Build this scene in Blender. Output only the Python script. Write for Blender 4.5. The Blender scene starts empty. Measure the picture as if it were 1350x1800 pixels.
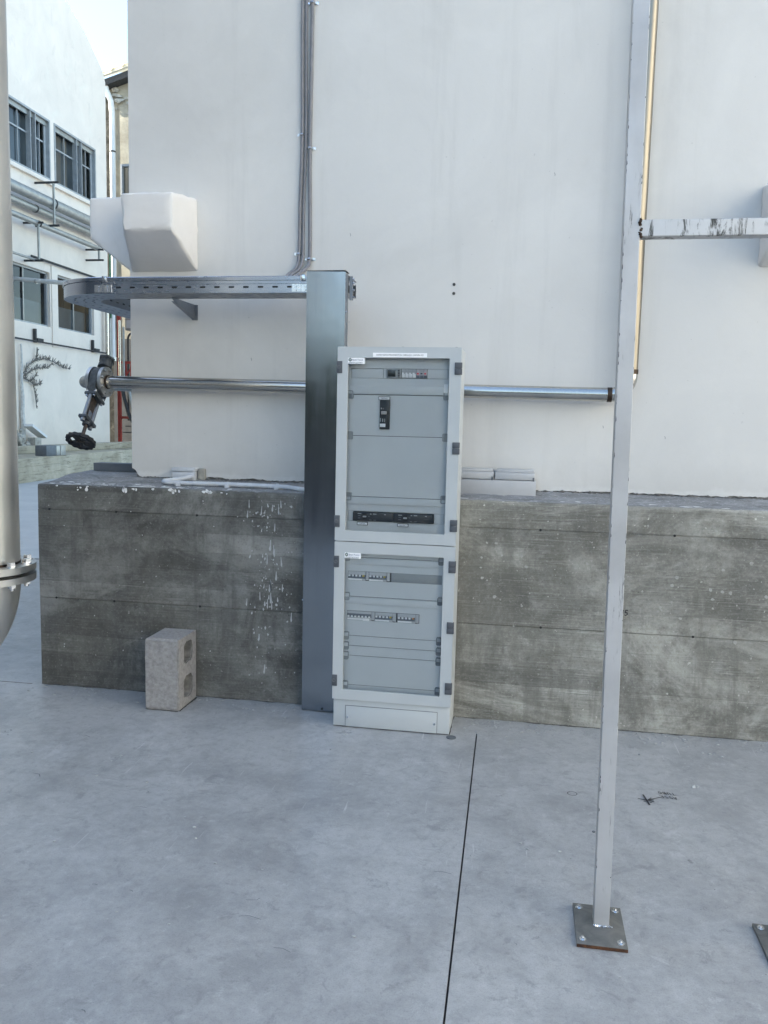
import bpy, bmesh, math, random
from mathutils import Vector, Matrix
from mathutils.geometry import tessellate_polygon
random.seed(7)
R = math.radians
sc = bpy.context.scene
COL = sc.collection

# ------------------------------------------------------------------ camera
CAM_H = 1.544
YAW, PITCH, ROLL, FPX = 0.1658, 0.1082, 0.0225, 1456.0
cam = bpy.data.cameras.new('camera'); camo = bpy.data.objects.new('camera', cam); COL.objects.link(camo)
fw = Vector((-math.sin(YAW)*math.cos(PITCH), math.cos(YAW)*math.cos(PITCH), -math.sin(PITCH)))
rt = Vector((math.cos(YAW), math.sin(YAW), 0)); up = rt.cross(fw)
r2 = math.cos(ROLL)*rt + math.sin(ROLL)*up; u2 = -math.sin(ROLL)*rt + math.cos(ROLL)*up
camo.matrix_world = Matrix(((r2.x, u2.x, -fw.x, 0), (r2.y, u2.y, -fw.y, 0), (r2.z, u2.z, -fw.z, CAM_H), (0, 0, 0, 1)))
cam.sensor_fit = 'VERTICAL'; cam.sensor_height = 36.0; cam.lens = FPX/1800*36.0
cam.clip_start = 0.02; cam.clip_end = 3000
sc.camera = camo

# ------------------------------------------------------------------ light
SUN_EL, SUN_AZ = R(30), R(-100)      # low sun behind the long factory on the left: the whole yard in view lies in its shade
w = bpy.data.worlds.new('World'); sc.world = w; w.use_nodes = True
wn, wl = w.node_tree.nodes, w.node_tree.links
sky = wn.new('ShaderNodeTexSky'); sky.sky_type = 'NISHITA'; sky.sun_disc = False
sky.sun_elevation = SUN_EL; sky.sun_rotation = SUN_AZ; sky.air_density = 1.0; sky.dust_density = 0.9; sky.ozone_density = 1.0
wl.new(sky.outputs[0], wn['Background'].inputs[0]); wn['Background'].inputs[1].default_value = 0.12
sun = bpy.data.lights.new('sun', 'SUN'); sun.energy = 5.0; sun.angle = R(0.5); sun.color = (1, .96, .90)
suno = bpy.data.objects.new('sun', sun); COL.objects.link(suno)
sv = Vector((math.sin(SUN_AZ)*math.cos(SUN_EL), math.cos(SUN_AZ)*math.cos(SUN_EL), math.sin(SUN_EL)))
suno.rotation_euler = (-sv).to_track_quat('-Z', 'Y').to_euler()
vs = sc.view_settings
vs.view_transform = 'Standard'; vs.look = 'None'; vs.gamma = 1.0; vs.use_curve_mapping = False
vs.exposure = 2.22
vs.use_white_balance = True; vs.white_balance_temperature = 6750; vs.white_balance_tint = 5.5
sc.cycles.max_bounces = 6; sc.cycles.diffuse_bounces = 4; sc.cycles.glossy_bounces = 4; sc.cycles.transparent_max_bounces = 12
sc.cycles.use_denoising = True

# ------------------------------------------------------------------ materials
class N:
    def __init__(s, name, base=(.5, .5, .5), rough=.5, metal=0.0, spec=.5):
        s.m = bpy.data.materials.new(name); s.m.use_nodes = True
        s.t = s.m.node_tree; s.n = s.t.nodes; s.b = s.n['Principled BSDF']
        s.b.inputs['Base Color'].default_value = (*base, 1); s.b.inputs['Roughness'].default_value = rough
        s.b.inputs['Metallic'].default_value = metal; s.b.inputs['Specular IOR Level'].default_value = spec
        s._pos = None
    def pos(s, scale=(1, 1, 1), loc=(0, 0, 0), rot=(0, 0, 0)):
        if s._pos is None: s._pos = s.n.new('ShaderNodeNewGeometry')
        mp = s.n.new('ShaderNodeMapping'); s.t.links.new(s._pos.outputs['Position'], mp.inputs[0])
        mp.inputs['Scale'].default_value = scale; mp.inputs['Location'].default_value = loc; mp.inputs['Rotation'].default_value = rot
        return mp.outputs[0]
    def noise(s, scale, detail=4, rough=.55, dist=0, sc=(1, 1, 1), loc=(0, 0, 0), rot=(0, 0, 0)):
        k = s.n.new('ShaderNodeTexNoise'); s.t.links.new(s.pos(sc, loc, rot), k.inputs['Vector'])
        k.inputs['Scale'].default_value = scale; k.inputs['Detail'].default_value = detail
        k.inputs['Roughness'].default_value = rough; k.inputs['Distortion'].default_value = dist
        return k.outputs['Fac']
    def voro(s, scale, sc=(1, 1, 1), feature='F1', rnd=1.0):
        k = s.n.new('ShaderNodeTexVoronoi'); k.feature = feature; s.t.links.new(s.pos(sc), k.inputs['Vector'])
        k.inputs['Scale'].default_value = scale; k.inputs['Randomness'].default_value = rnd
        return k.outputs['Distance']
    def ramp(s, fac, stops):
        k = s.n.new('ShaderNodeValToRGB'); s.t.links.new(fac, k.inputs[0])
        e = k.color_ramp.elements
        while len(e) < len(stops): e.new(.5)
        for el, (p, c) in zip(e, stops):
            el.position = p; el.color = (c, c, c, 1) if not hasattr(c, '__len__') else (*c, 1)
        return k.outputs[0]
    def mix(s, fac, a, b, mode='MIX'):
        k = s.n.new('ShaderNodeMix'); k.data_type = 'RGBA'; k.blend_type = mode
        for i, v in ((0, fac), (6, a), (7, b)):
            if isinstance(v, (int, float)): k.inputs[i].default_value = v if i == 0 else (v, v, v, 1)
            elif isinstance(v, tuple): k.inputs[i].default_value = (*v, 1)
            else: s.t.links.new(v, k.inputs[i])
        return k.outputs[2]
    def math(s, op, a, b):
        k = s.n.new('ShaderNodeMath'); k.operation = op
        for i, v in enumerate((a, b)):
            if isinstance(v, (int, float)): k.inputs[i].default_value = v
            else: s.t.links.new(v, k.inputs[i])
        return k.outputs[0]
    def col(s, v): s.t.links.new(v, s.b.inputs['Base Color']); return s
    def rgh(s, v): s.t.links.new(v, s.b.inputs['Roughness']); return s
    def bump(s, h, strength=.3, dist=.01):
        k = s.n.new('ShaderNodeBump'); k.inputs['Strength'].default_value = strength; k.inputs['Distance'].default_value = dist
        s.t.links.new(h, k.inputs['Height'])
        if s.b.inputs['Normal'].is_linked: s.t.links.new(s.b.inputs['Normal'].links[0].from_socket, k.inputs['Normal'])
        s.t.links.new(k.outputs[0], s.b.inputs['Normal']); return s

M = {}
def plain(name, base, rough=.5, metal=0.0, var=.12, scale=8, bump=0, spec=.5):
    k = N(name, base, rough, metal, spec)
    f = k.noise(scale, 5)
    lo = tuple(c*(1-var) for c in base); hi = tuple(min(1, c*(1+var)) for c in base)
    k.col(k.ramp(f, [(.3, lo), (.7, hi)]))
    k.rgh(k.ramp(k.noise(scale*2.3, 4), [(.3, max(.02, rough*.85)), (.7, min(1, rough*1.15))]))
    if bump: k.bump(k.noise(scale*6, 6, .65), bump, .004)
    M[name] = k.m; return k

# power-floated concrete floor
k = N('floor_concrete', rough=.6, spec=.5)
big = k.noise(.7, 7, .62, .25); mid = k.noise(3.4, 9, .7, .35, loc=(3, 9, 1)); fine = k.noise(55, 4, .6)
c = k.ramp(big, [(.25, (.30, .301, .301)), (.5, (.388, .39, .388)), (.75, (.48, .481, .478))])
c = k.mix(k.ramp(mid, [(.42, 0.0), (.62, .6)]), c, (.44, .442, .44))
c = k.mix(k.ramp(k.noise(1.9, 8, .68, .5, loc=(7, 2, 5)), [(.5, 0.0), (.7, .55)]), c, (.195, .20, .205))
sm = k.noise(2.4, 8, .75, 1.0, sc=(1, .5, 1), rot=(0, 0, .5)); c = k.mix(k.ramp(sm, [(.54, 0.0), (.72, .45)]), c, (.47, .475, .48))
c = k.mix(k.ramp(fine, [(.3, .12), (.7, 0.0)]), c, (.12, .12, .13))
pit = k.noise(120, 2, .5); c = k.mix(k.ramp(pit, [(.70, 0.0), (.76, .5)]), c, (.62, .62, .62))
gr = k.noise(14, 6, .75, .6, loc=(2, 2, 2)); c = k.mix(k.ramp(gr, [(.57, 0.0), (.64, .42)]), c, (.18, .185, .19))
st = k.noise(4.6, 9, .78, .5, loc=(12, 4, 0)); c = k.mix(k.ramp(st, [(.585, 0.0), (.61, .30), (.70, .38)]), c, (.20, .205, .21))
sl = k.noise(7.5, 9, .78, .4, loc=(1, 14, 3)); c = k.mix(k.ramp(sl, [(.60, 0.0), (.63, .35), (.72, .5)]), c, (.54, .545, .545))
f2 = k.noise(24, 8, .75, .3, loc=(3, 1, 1)); c = k.mix(k.ramp(f2, [(.34, .42), (.50, 0.0)]), c, (.22, .222, .225)); c = k.mix(k.ramp(f2, [(.55, 0.0), (.70, .36)]), c, (.56, .56, .555))
md2 = k.noise(5.2, 8, .72, .25, loc=(21, 7, 2)); c = k.mix(k.ramp(md2, [(.36, .45), (.52, 0.0)]), c, (.235, .238, .242))
sc_ = k.noise(60, 3, .6, .2, sc=(1, .05, 1), rot=(0, 0, .9)); c = k.mix(k.math('MULTIPLY', k.ramp(sc_, [(.66, 0.0), (.71, .6)]), k.ramp(k.noise(1.7, 4, .6, loc=(4, 8, 2)), [(.52, 0.0), (.60, 1.0)])), c, (.60, .60, .60))
gt = k.noise(210, 2, .5); c = k.mix(k.ramp(gt, [(.35, .22), (.48, 0.0)]), c, (.14, .14, .145))
k.col(c); k.rgh(k.ramp(mid, [(.3, .42), (.7, .27)])); k.bump(k.noise(9, 5), .05, .01); k.bump(fine, .05, .002)
M['floor'] = k.m
k = N('pale_slab', rough=.4, spec=.5); c = k.ramp(k.noise(1.2, 8, .68, .4), [(.3, (.46, .465, .47)), (.7, (.62, .62, .615))]); c = k.mix(k.ramp(k.noise(9, 7, .75), [(.56, 0.0), (.66, .4)]), c, (.30, .30, .30)); k.col(c); M['pale_slab'] = k.m
plain('asphalt', (.055, .056, .06), .85, 0, .25, 30, .3)

# board-marked concrete of the plinth
k = N('board_concrete', rough=.82, spec=.3)
cloud = k.noise(1.3, 6, .6, .5); mid = k.noise(6, 8, .68, .7, loc=(4, 1, 2)); fine = k.noise(34, 6, .7, .3)
grain = k.noise(22, 7, .72, .25, sc=(.16, .16, 7)); gmask = k.noise(1.9, 5, .6, .4, loc=(1.7, 0, 4.2), sc=(.8, 1, 1.6))
board = k.noise(2.2, 2, .5, 0, sc=(.10, .1, 5.0)); vert = k.noise(4.2, 4, .55, .2, sc=(1, 1, .10))
c = k.ramp(cloud, [(.34, (0.127, 0.125, 0.112)), (.50, (0.192, 0.191, 0.179)), (.72, (0.267, 0.267, 0.256))])
c = k.mix(k.ramp(k.noise(2.3, 8, .7, .9, loc=(9, 3, 6)), [(.47, 0.0), (.60, .80)]), c, (.076, .074, .068)); c = k.mix(k.ramp(mid, [(.44, 0.0), (.66, .75)]), c, (0.098, 0.095, 0.085))
c = k.mix(k.ramp(mid, [(.28, .45), (.44, 0.0)]), c, (0.338, 0.335, 0.325))
c = k.mix(k.ramp(board, [(.42, .35), (.56, 0.0)]), c, (0.111, 0.109, 0.100))
c = k.mix(k.ramp(vert, [(.50, 0.0), (.64, .38)]), c, (0.094, 0.095, 0.094))
gm = k.ramp(gmask, [(.38, 0.10), (.56, 1.0)])
c = k.mix(k.math('MULTIPLY', gm, k.ramp(grain, [(.54, 0.0), (.70, .42)])), c, (0.429, 0.426, 0.410))
c = k.mix(k.math('MULTIPLY', gm, k.ramp(grain, [(.34, .62), (.45, 0.0)])), c, (0.062, 0.061, 0.056))
c = k.mix(k.ramp(fine, [(.57, 0.0), (.76, .30)]), c, (0.351, 0.348, 0.338))
c = k.mix(k.ramp(fine, [(.28, .40), (.42, 0.0)]), c, (0.072, 0.070, 0.065))
bl = k.noise(70, 3, .6); c = k.mix(k.ramp(bl, [(.69, 0.0), (.74, .6)]), c, (0.039, 0.038, 0.034))
sp2 = k.noise(44, 3, .6, loc=(8, 8, 8)); c = k.mix(k.ramp(sp2, [(.69, 0.0), (.735, .5)]), c, (0.546, 0.539, 0.520))
c = k.mix(k.ramp(k.noise(1.1, 9, .74, .8, loc=(15, 2, 9), sc=(.7, 1, 1.5)), [(.50, 0.0), (.60, .45), (.75, .62)]), c, (.33, .325, .305))
sz = k.n.new('ShaderNodeSeparateXYZ'); k.t.links.new(k.pos(), sz.inputs[0])
bz = k.math('ADD', k.math('MULTIPLY', sz.outputs[2], 9.7), k.math('MULTIPLY', k.noise(.8, 2, .5, 0, sc=(1, 1, .2)), .18))
wn = k.n.new('ShaderNodeTexWhiteNoise'); wn.noise_dimensions = '2D'; cx = k.n.new('ShaderNodeCombineXYZ'); k.t.links.new(k.math('FLOOR', bz, 0), cx.inputs[0]); k.t.links.new(k.math('FLOOR', k.math('ADD', k.math('MULTIPLY', sz.outputs[0], .55), k.math('MULTIPLY', k.math('FLOOR', bz, 0), .37)), 0), cx.inputs[1]); k.t.links.new(cx.outputs[0], wn.inputs['Vector'])
c = k.mix(1.0, c, k.ramp(wn.outputs['Value'], [(0.0, (.80, .80, .80)), (1.0, (1.16, 1.16, 1.15))]), 'MULTIPLY')
fr_ = k.math('FRACT', bz, 0); ln = k.math('MULTIPLY', k.ramp(fr_, [(0.0, 1.0), (.045, 0.0)]), k.ramp(k.noise(2.6, 5, .6, 0, sc=(1, 1, .6), loc=(3, 3, 7)), [(.46, 0.0), (.60, .55)]))
c = k.mix(ln, c, (.055, .053, .047))
hf = k.noise(85, 5, .75, .2); c = k.mix(k.ramp(hf, [(.30, .45), (.46, 0.0)]), c, (.06, .058, .052)); c = k.mix(k.ramp(hf, [(.56, 0.0), (.72, .40)]), c, (.36, .355, .34))
ver2 = k.noise(7, 6, .7, .3, sc=(1, 1, .16), loc=(11, 5, 2)); c = k.mix(k.ramp(ver2, [(.52, 0.0), (.62, .42)]), c, (.085, .083, .076))
sx = k.n.new('ShaderNodeSeparateXYZ'); k.t.links.new(k.pos(), sx.inputs[0]); pour_light = k.ramp(k.math('MULTIPLY', k.math('ADD', sx.outputs[0], 3.0), .2), [(.40, 0.0), (.44, 1.0)])
c = k.mix(k.math('MULTIPLY', pour_light, .8), c, k.mix(1.0, c, (1.70, 1.67, 1.58), 'MULTIPLY')); c = k.mix(k.math('SUBTRACT', 1.0, pour_light), c, k.mix(1.0, c, (.90, .90, .89), 'MULTIPLY'))  # two pours; the paler right side also has light from the right painted in
k.col(c); k.bump(mid, .25, .008); k.bump(k.math('MULTIPLY', gm, grain), .45, .005); k.bump(fine, .2, .003); k.bump(bl, .2, -.004)
M['plinth'] = k.m

k = N('plinth_top_dust', rough=.95, spec=.2)
c = k.ramp(k.noise(7, 7, .7, .6), [(.3, (.15, .15, .148)), (.55, (.27, .272, .275)), (.75, (.40, .40, .40))])
c = k.mix(k.ramp(k.noise(60, 4, .6), [(.56, 0.0), (.68, .6)]), c, (.55, .55, .55)); k.col(c); k.bump(k.noise(50, 5, .7), .6, .005); M['plinth_top'] = k.m
# white plaster
def plaster(name, base, dirt=.1):
    k = N(name, rough=.85, spec=.2)
    a = k.noise(.9, 6, .6, .8); b = k.noise(6, 6, .65); d = k.noise(2.2, 7, .7, 1.5, sc=(1, 1, .5), loc=(5, 5, 5))
    lo = tuple(x*.87 for x in base)
    c = k.ramp(a, [(.3, lo), (.7, base)])
    c = k.mix(k.ramp(d, [(.58, 0.0), (.8, dirt*2.2)]), c, tuple(x*.72 for x in base))
    c = k.mix(k.ramp(k.noise(38, 3, .5), [(.735, 0.0), (.78, .4)]), c, tuple(x*.6 for x in base))
    stv = k.noise(5 if name == 'plaster' else 1.6, 6, .65, .3, sc=(1, 1, .07 if name == 'plaster' else .25), loc=(3, 1, 8)); c = k.mix(k.ramp(stv, [(.54, 0.0), (.70, .30 if name == 'plaster' else .16)]), c, tuple(x*.72 for x in base))
    tro = k.noise(2.2, 7, .66, .5, loc=(6, 6, 1)); c = k.mix(k.ramp(tro, [(.52, 0.0), (.72, .22)]), c, tuple(min(.9, x*1.12) for x in base))
    if name == 'plaster':
        zz = k.n.new('ShaderNodeSeparateXYZ'); k.t.links.new(k.pos(), zz.inputs[0])
        zh = k.math('ADD', zz.outputs[2], k.math('MULTIPLY', k.noise(3.5, 7, .7), -.16)); c = k.mix(k.ramp(k.math('SUBTRACT', zh, .6), [(.515, .75), (.535, 0.0)]), c, (.80, .79, .77))
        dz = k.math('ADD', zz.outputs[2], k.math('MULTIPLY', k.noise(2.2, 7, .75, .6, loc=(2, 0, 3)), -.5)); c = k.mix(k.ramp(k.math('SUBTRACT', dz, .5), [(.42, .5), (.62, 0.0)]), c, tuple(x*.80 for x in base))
    k.col(c); k.bump(b, .16, .012); k.bump(tro, .10, .006); k.bump(k.noise(90, 4, .6), .12, .0015)
    M[name] = k.m
plaster('plaster', (.70, .69, .665), .10)
plaster('hood_plaster', (.80, .775, .745), .22)
plaster('facade', (.90, .80, .70), .30)
plaster('facade_lower', (.86, .765, .66), .38)
k = N('beige_plaster', rough=.9, spec=.2)
c = k.ramp(k.noise(.8, 7, .65, 1.0), [(.3, (.30, .27, .21)), (.7, (.50, .46, .37))])
c = k.mix(k.ramp(k.noise(1.6, 7, .7, 1, sc=(1, 1, .4)), [(.52, 0.0), (.72, .7)]), c, (.16, .14, .11)); k.col(c); k.bump(k.noise(20, 5), .3, .02); M['beige'] = k.m
k = N('black_stain_plaster', rough=.95, spec=.2)
c = k.ramp(k.noise(2.5, 8, .75, 1.0), [(.35, (.025, .024, .021)), (.55, (.07, .067, .058)), (.8, (.26, .24, .2))]); k.col(c); k.bump(k.noise(14, 5), .4, .02); M['stain'] = k.m
plain('roof_sheet', (.62, .56, .42), .7, 0, .12, 3)
plain('grime_shade', (.10, .098, .09), .95, 0, .4, 40)
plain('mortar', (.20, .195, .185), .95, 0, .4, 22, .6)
plain('paint_white', (.74, .74, .73), .7, 0, .06, 20)
plain('splash', (.42, .425, .42), .8, 0, .15, 40)
plain('splash_beige', (.36, .35, .32), .85, 0, .15, 40)

# metals
def brushed(name, base, rough, sc, var=.18):
    k = N(name, base, rough, 1.0)
    g = k.noise(30, 4, .6, 0, sc=sc); b = k.noise(3, 5, .6)
    k.col(k.ramp(b, [(.3, tuple(x*(1-var) for x in base)), (.7, base)]))
    k.rgh(k.ramp(k.math('ADD', k.math('MULTIPLY', g, .5), k.math('MULTIPLY', b, .5)), [(.35, rough*.75), (.65, rough*1.3)]))
    k.bump(g, .03, .001); M[name] = k.m
brushed('stainless_h', (.56, .54, .50), .22, (.05, 1, 1))
brushed('stainless_v', (.56, .53, .49), .26, (1, 1, .05))
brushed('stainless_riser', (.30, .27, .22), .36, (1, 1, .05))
brushed('stainless_big', (.68, .655, .61), .42, (1, 1, .04))
brushed('duct_steel', (.26, .275, .298), .17, (1, 1, .05), .1)
brushed('galv', (.36, .39, .45), .24, (.1, 1, 1), .08)
brushed('galv_dull', (.28, .30, .33), .42, (1, 1, 1), .12)
kd = M['duct_steel']; nt = kd.node_tree; nz = nt.nodes.new('ShaderNodeTexNoise'); nz.inputs['Scale'].default_value = 2.2; nz.inputs['Detail'].default_value = 3; bp_ = nt.nodes.new('ShaderNodeBump'); bp_.inputs['Strength'].default_value = .12; bp_.inputs['Distance'].default_value = .02; gp_ = nt.nodes.new('ShaderNodeNewGeometry'); nt.links.new(gp_.outputs['Position'], nz.inputs['Vector']); nt.links.new(nz.outputs['Fac'], bp_.inputs['Height']); bs_ = nt.nodes['Principled BSDF']; nt.links.new(bs_.inputs['Normal'].links[0].from_socket, bp_.inputs['Normal']); nt.links.new(bp_.outputs[0], bs_.inputs['Normal'])
brushed('zinc', (.72, .73, .75), .25, (1, 1, 1), .1)
brushed('weld_steel', (.10, .075, .06), .5, (1, 1, 1), .5)
brushed('flange_steel', (.55, .545, .53), .38, (1, 1, 1), .2)
k = N('rust', (.12, .05, .025), .9); k.col(k.ramp(k.noise(60, 6, .7), [(.35, (.035, .018, .012)), (.6, (.12, .05, .022)), (.8, (.24, .11, .05))])); M['rust'] = k.m
# post: pale mill finish with dark scale flaking at the edges
k = N('frame_paint', rough=.42, spec=.5)
ps = k.noise(60, 7, .75, .4, sc=(1, 1, .10)); p2 = k.noise(7, 6, .7, .3, sc=(1, 1, .5))
sel = k.math('MULTIPLY', k.ramp(ps, [(.585, 0.0), (.65, .85)]), k.ramp(p2, [(.50, 0.0), (.62, 1.0)]))
c = k.ramp(k.noise(5, 5, .6), [(.3, (.44, .435, .435)), (.7, (.54, .538, .54))])
c = k.mix(sel, c, (.06, .058, .055)); k.col(c); k.b.inputs['Metallic'].default_value = .35; k.rgh(k.ramp(ps, [(.3, .40), (.7, .58)])); M['frame'] = k.m
k = N('crossbar_paint', rough=.45, spec=.5)
ps = k.noise(26, 7, .75, .5, sc=(1, 1, .22)); c = k.ramp(k.noise(5, 5, .6), [(.3, (.46, .455, .455)), (.7, (.57, .57, .575))])
c = k.mix(k.ramp(ps, [(.52, 0.0), (.60, 1.0)]), c, (.06, .06, .055)); k.col(c); k.b.inputs['Metallic'].default_value = .4; M['crossbar'] = k.m
k = N('base_plate_steel', rough=.55, metal=.55); k.col(k.ramp(k.noise(12, 6, .65, .6), [(.3, (.13, .135, .13)), (.6, (.23, .225, .21)), (.8, (.30, .27, .22))])); M['base_plate'] = k.m

# cabinet
plain('cabinet_paint', (.50, .525, .53), .42, 0, .03, 5)
plain('cover_grey', (.66, .685, .695), .5, 0, .03, 6)
plain('cover_dark', (.33, .345, .345), .5, 0, .03, 6)
plain('hinge_plastic', (.085, .092, .105), .55, 0, .1, 20)
plain('latch_plastic', (.34, .36, .37), .45, 0, .08, 20)
plain('latch_dark', (.14, .15, .16), .45, 0, .08, 20)
plain('black', (.012, .012, .013), .5, 0, .1, 10)
plain('device_black', (.035, .038, .043), .42, 0, .1, 20)
plain('device_grey', (.55, .56, .57), .45, 0, .05, 20)
plain('device_blue_grey', (.16, .18, .21), .45, 0, .08, 20)
plain('screen_dark', (.035, .04, .04), .2, 0, .1, 20)
plain('label_white', (.95, .95, .95), .5, 0, .03, 20)
plain('ink', (.03, .03, .035), .6, 0, .1, 20)
plain('ink_blue', (.05, .07, .16), .6, 0, .1, 20)
plain('logo_green', (.02, .07, .05), .5, 0, .1, 20)
plain('lever_metal', (.55, .5, .47), .4, .3, .1, 20)
plain('yellow', (.62, .47, .05), .5, 0, .05, 20)
plain('orange', (.62, .25, .06), .5, 0, .05, 20)
k = N('red_light', (.5, .03, .05), .4); k.b.inputs['Emission Color'].default_value = (1, .05, .08, 1); k.b.inputs['Emission Strength'].default_value = .12; M['red_light'] = k.m
def glass(name, tint, refl):
    m = bpy.data.materials.new(name); m.use_nodes = True; t = m.node_tree; n = t.nodes
    n.remove(n['Principled BSDF']); o = n['Material Output']
    tr = n.new('ShaderNodeBsdfTransparent'); tr.inputs[0].default_value = (*tint, 1)
    gl = n.new('ShaderNodeBsdfGlossy'); gl.inputs['Roughness'].default_value = .03
    fr = n.new('ShaderNodeFresnel'); fr.inputs[0].default_value = refl
    mx = n.new('ShaderNodeMixShader'); t.links.new(fr.outputs[0], mx.inputs[0]); t.links.new(tr.outputs[0], mx.inputs[1]); t.links.new(gl.outputs[0], mx.inputs[2])
    t.links.new(mx.outputs[0], o.inputs[0]); M[name] = m
glass('door_glass', (.975, .98, .98), 1.40)
glass('window_glass', (.62, .66, .68), 1.5)
plain('blind_grey', (.20, .225, .24), .9, 0, .2, .8)

plain('pvc_grey', (.46, .465, .475), .55, 0, .06, 12)
plain('cable_grey', (.20, .20, .215), .6, 0, .12, 15)
plain('conduit_white', (.60, .62, .65), .55, 0, .08, 15)
plain('box_grey', (.13, .145, .16), .6, .2, .12, 12)
plain('cast_iron', (.075, .085, .095), .55, .5, .35, 40, .3)
plain('wheel_black', (.012, .012, .013), .6, 0, .2, 30)
plain('stem_brown', (.075, .06, .05), .5, .6, .3, 60)
k = plain('block_concrete', (.35, .335, .325), .95, 0, .2, 60, 1.0); k.bump(k.noise(160, 4, .7), .9, .004); k.bump(k.noise(25, 5, .7), .5, .008)
plain('kerb_concrete', (.40, .37, .29), .95, 0, .3, 5, .6)
k = N('kerb_board', rough=.95, spec=.2)
c = k.ramp(k.noise(1.2, 7, .65, .6), [(.3, (.34, .295, .215)), (.7, (.58, .515, .40))])
c = k.mix(k.ramp(k.noise(5, 7, .75, .4, sc=(.3, .3, 3.5)), [(.53, 0.0), (.66, .75)]), c, (.12, .105, .075)); k.col(c); k.bump(k.noise(6, 6, .7, 0, sc=(.3, .3, 4)), .4, .03); M['kerb'] = k.m
plain('window_metal', (.36, .375, .385), .5, .3, .12, 6)
plain('dark_iron', (.055, .055, .055), .7, .3, .3, 20)
plain('pipe_grey', (.34, .345, .33), .45, .5, .15, 6)
plain('pale_pipe', (.55, .55, .53), .5, .1, .1, 6)
plain('white_pvc', (.82, .82, .80), .5, 0, .05, 3)
plain('red_paint', (.33, .04, .03), .6, 0, .2, 8)
plain('green_paint', (.05, .16, .09), .6, 0, .2, 8)
plain('bark', (.19, .175, .15), .95, 0, .4, 30, .8)
plain('bark_white', (.55, .54, .51), .95, 0, .2, 12, .8)
plain('rubble', (.42, .40, .35), .95, 0, .35, 9, .8)
plain('soil', (.18, .15, .11), 1, 0, .4, 12, .8)
plain('warm_render', (.66, .635, .59), .9, 0, .08, 1)
plain('hedge_leaf', (.035, .05, .025), .8, 0, .4, 3)
plain('tank_paint', (.13, .135, .14), .6, 0, .1, .6)
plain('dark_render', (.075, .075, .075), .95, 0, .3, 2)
plain('dim_interior', (.16, .16, .155), .9, 0, .2, 1)
k = N('lamp_tube', (.9, .8, .3), .4); k.b.inputs['Emission Color'].default_value = (1, .78, .22, 1); k.b.inputs['Emission Strength'].default_value = 1.6; M['lamp_tube'] = k.m

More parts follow.
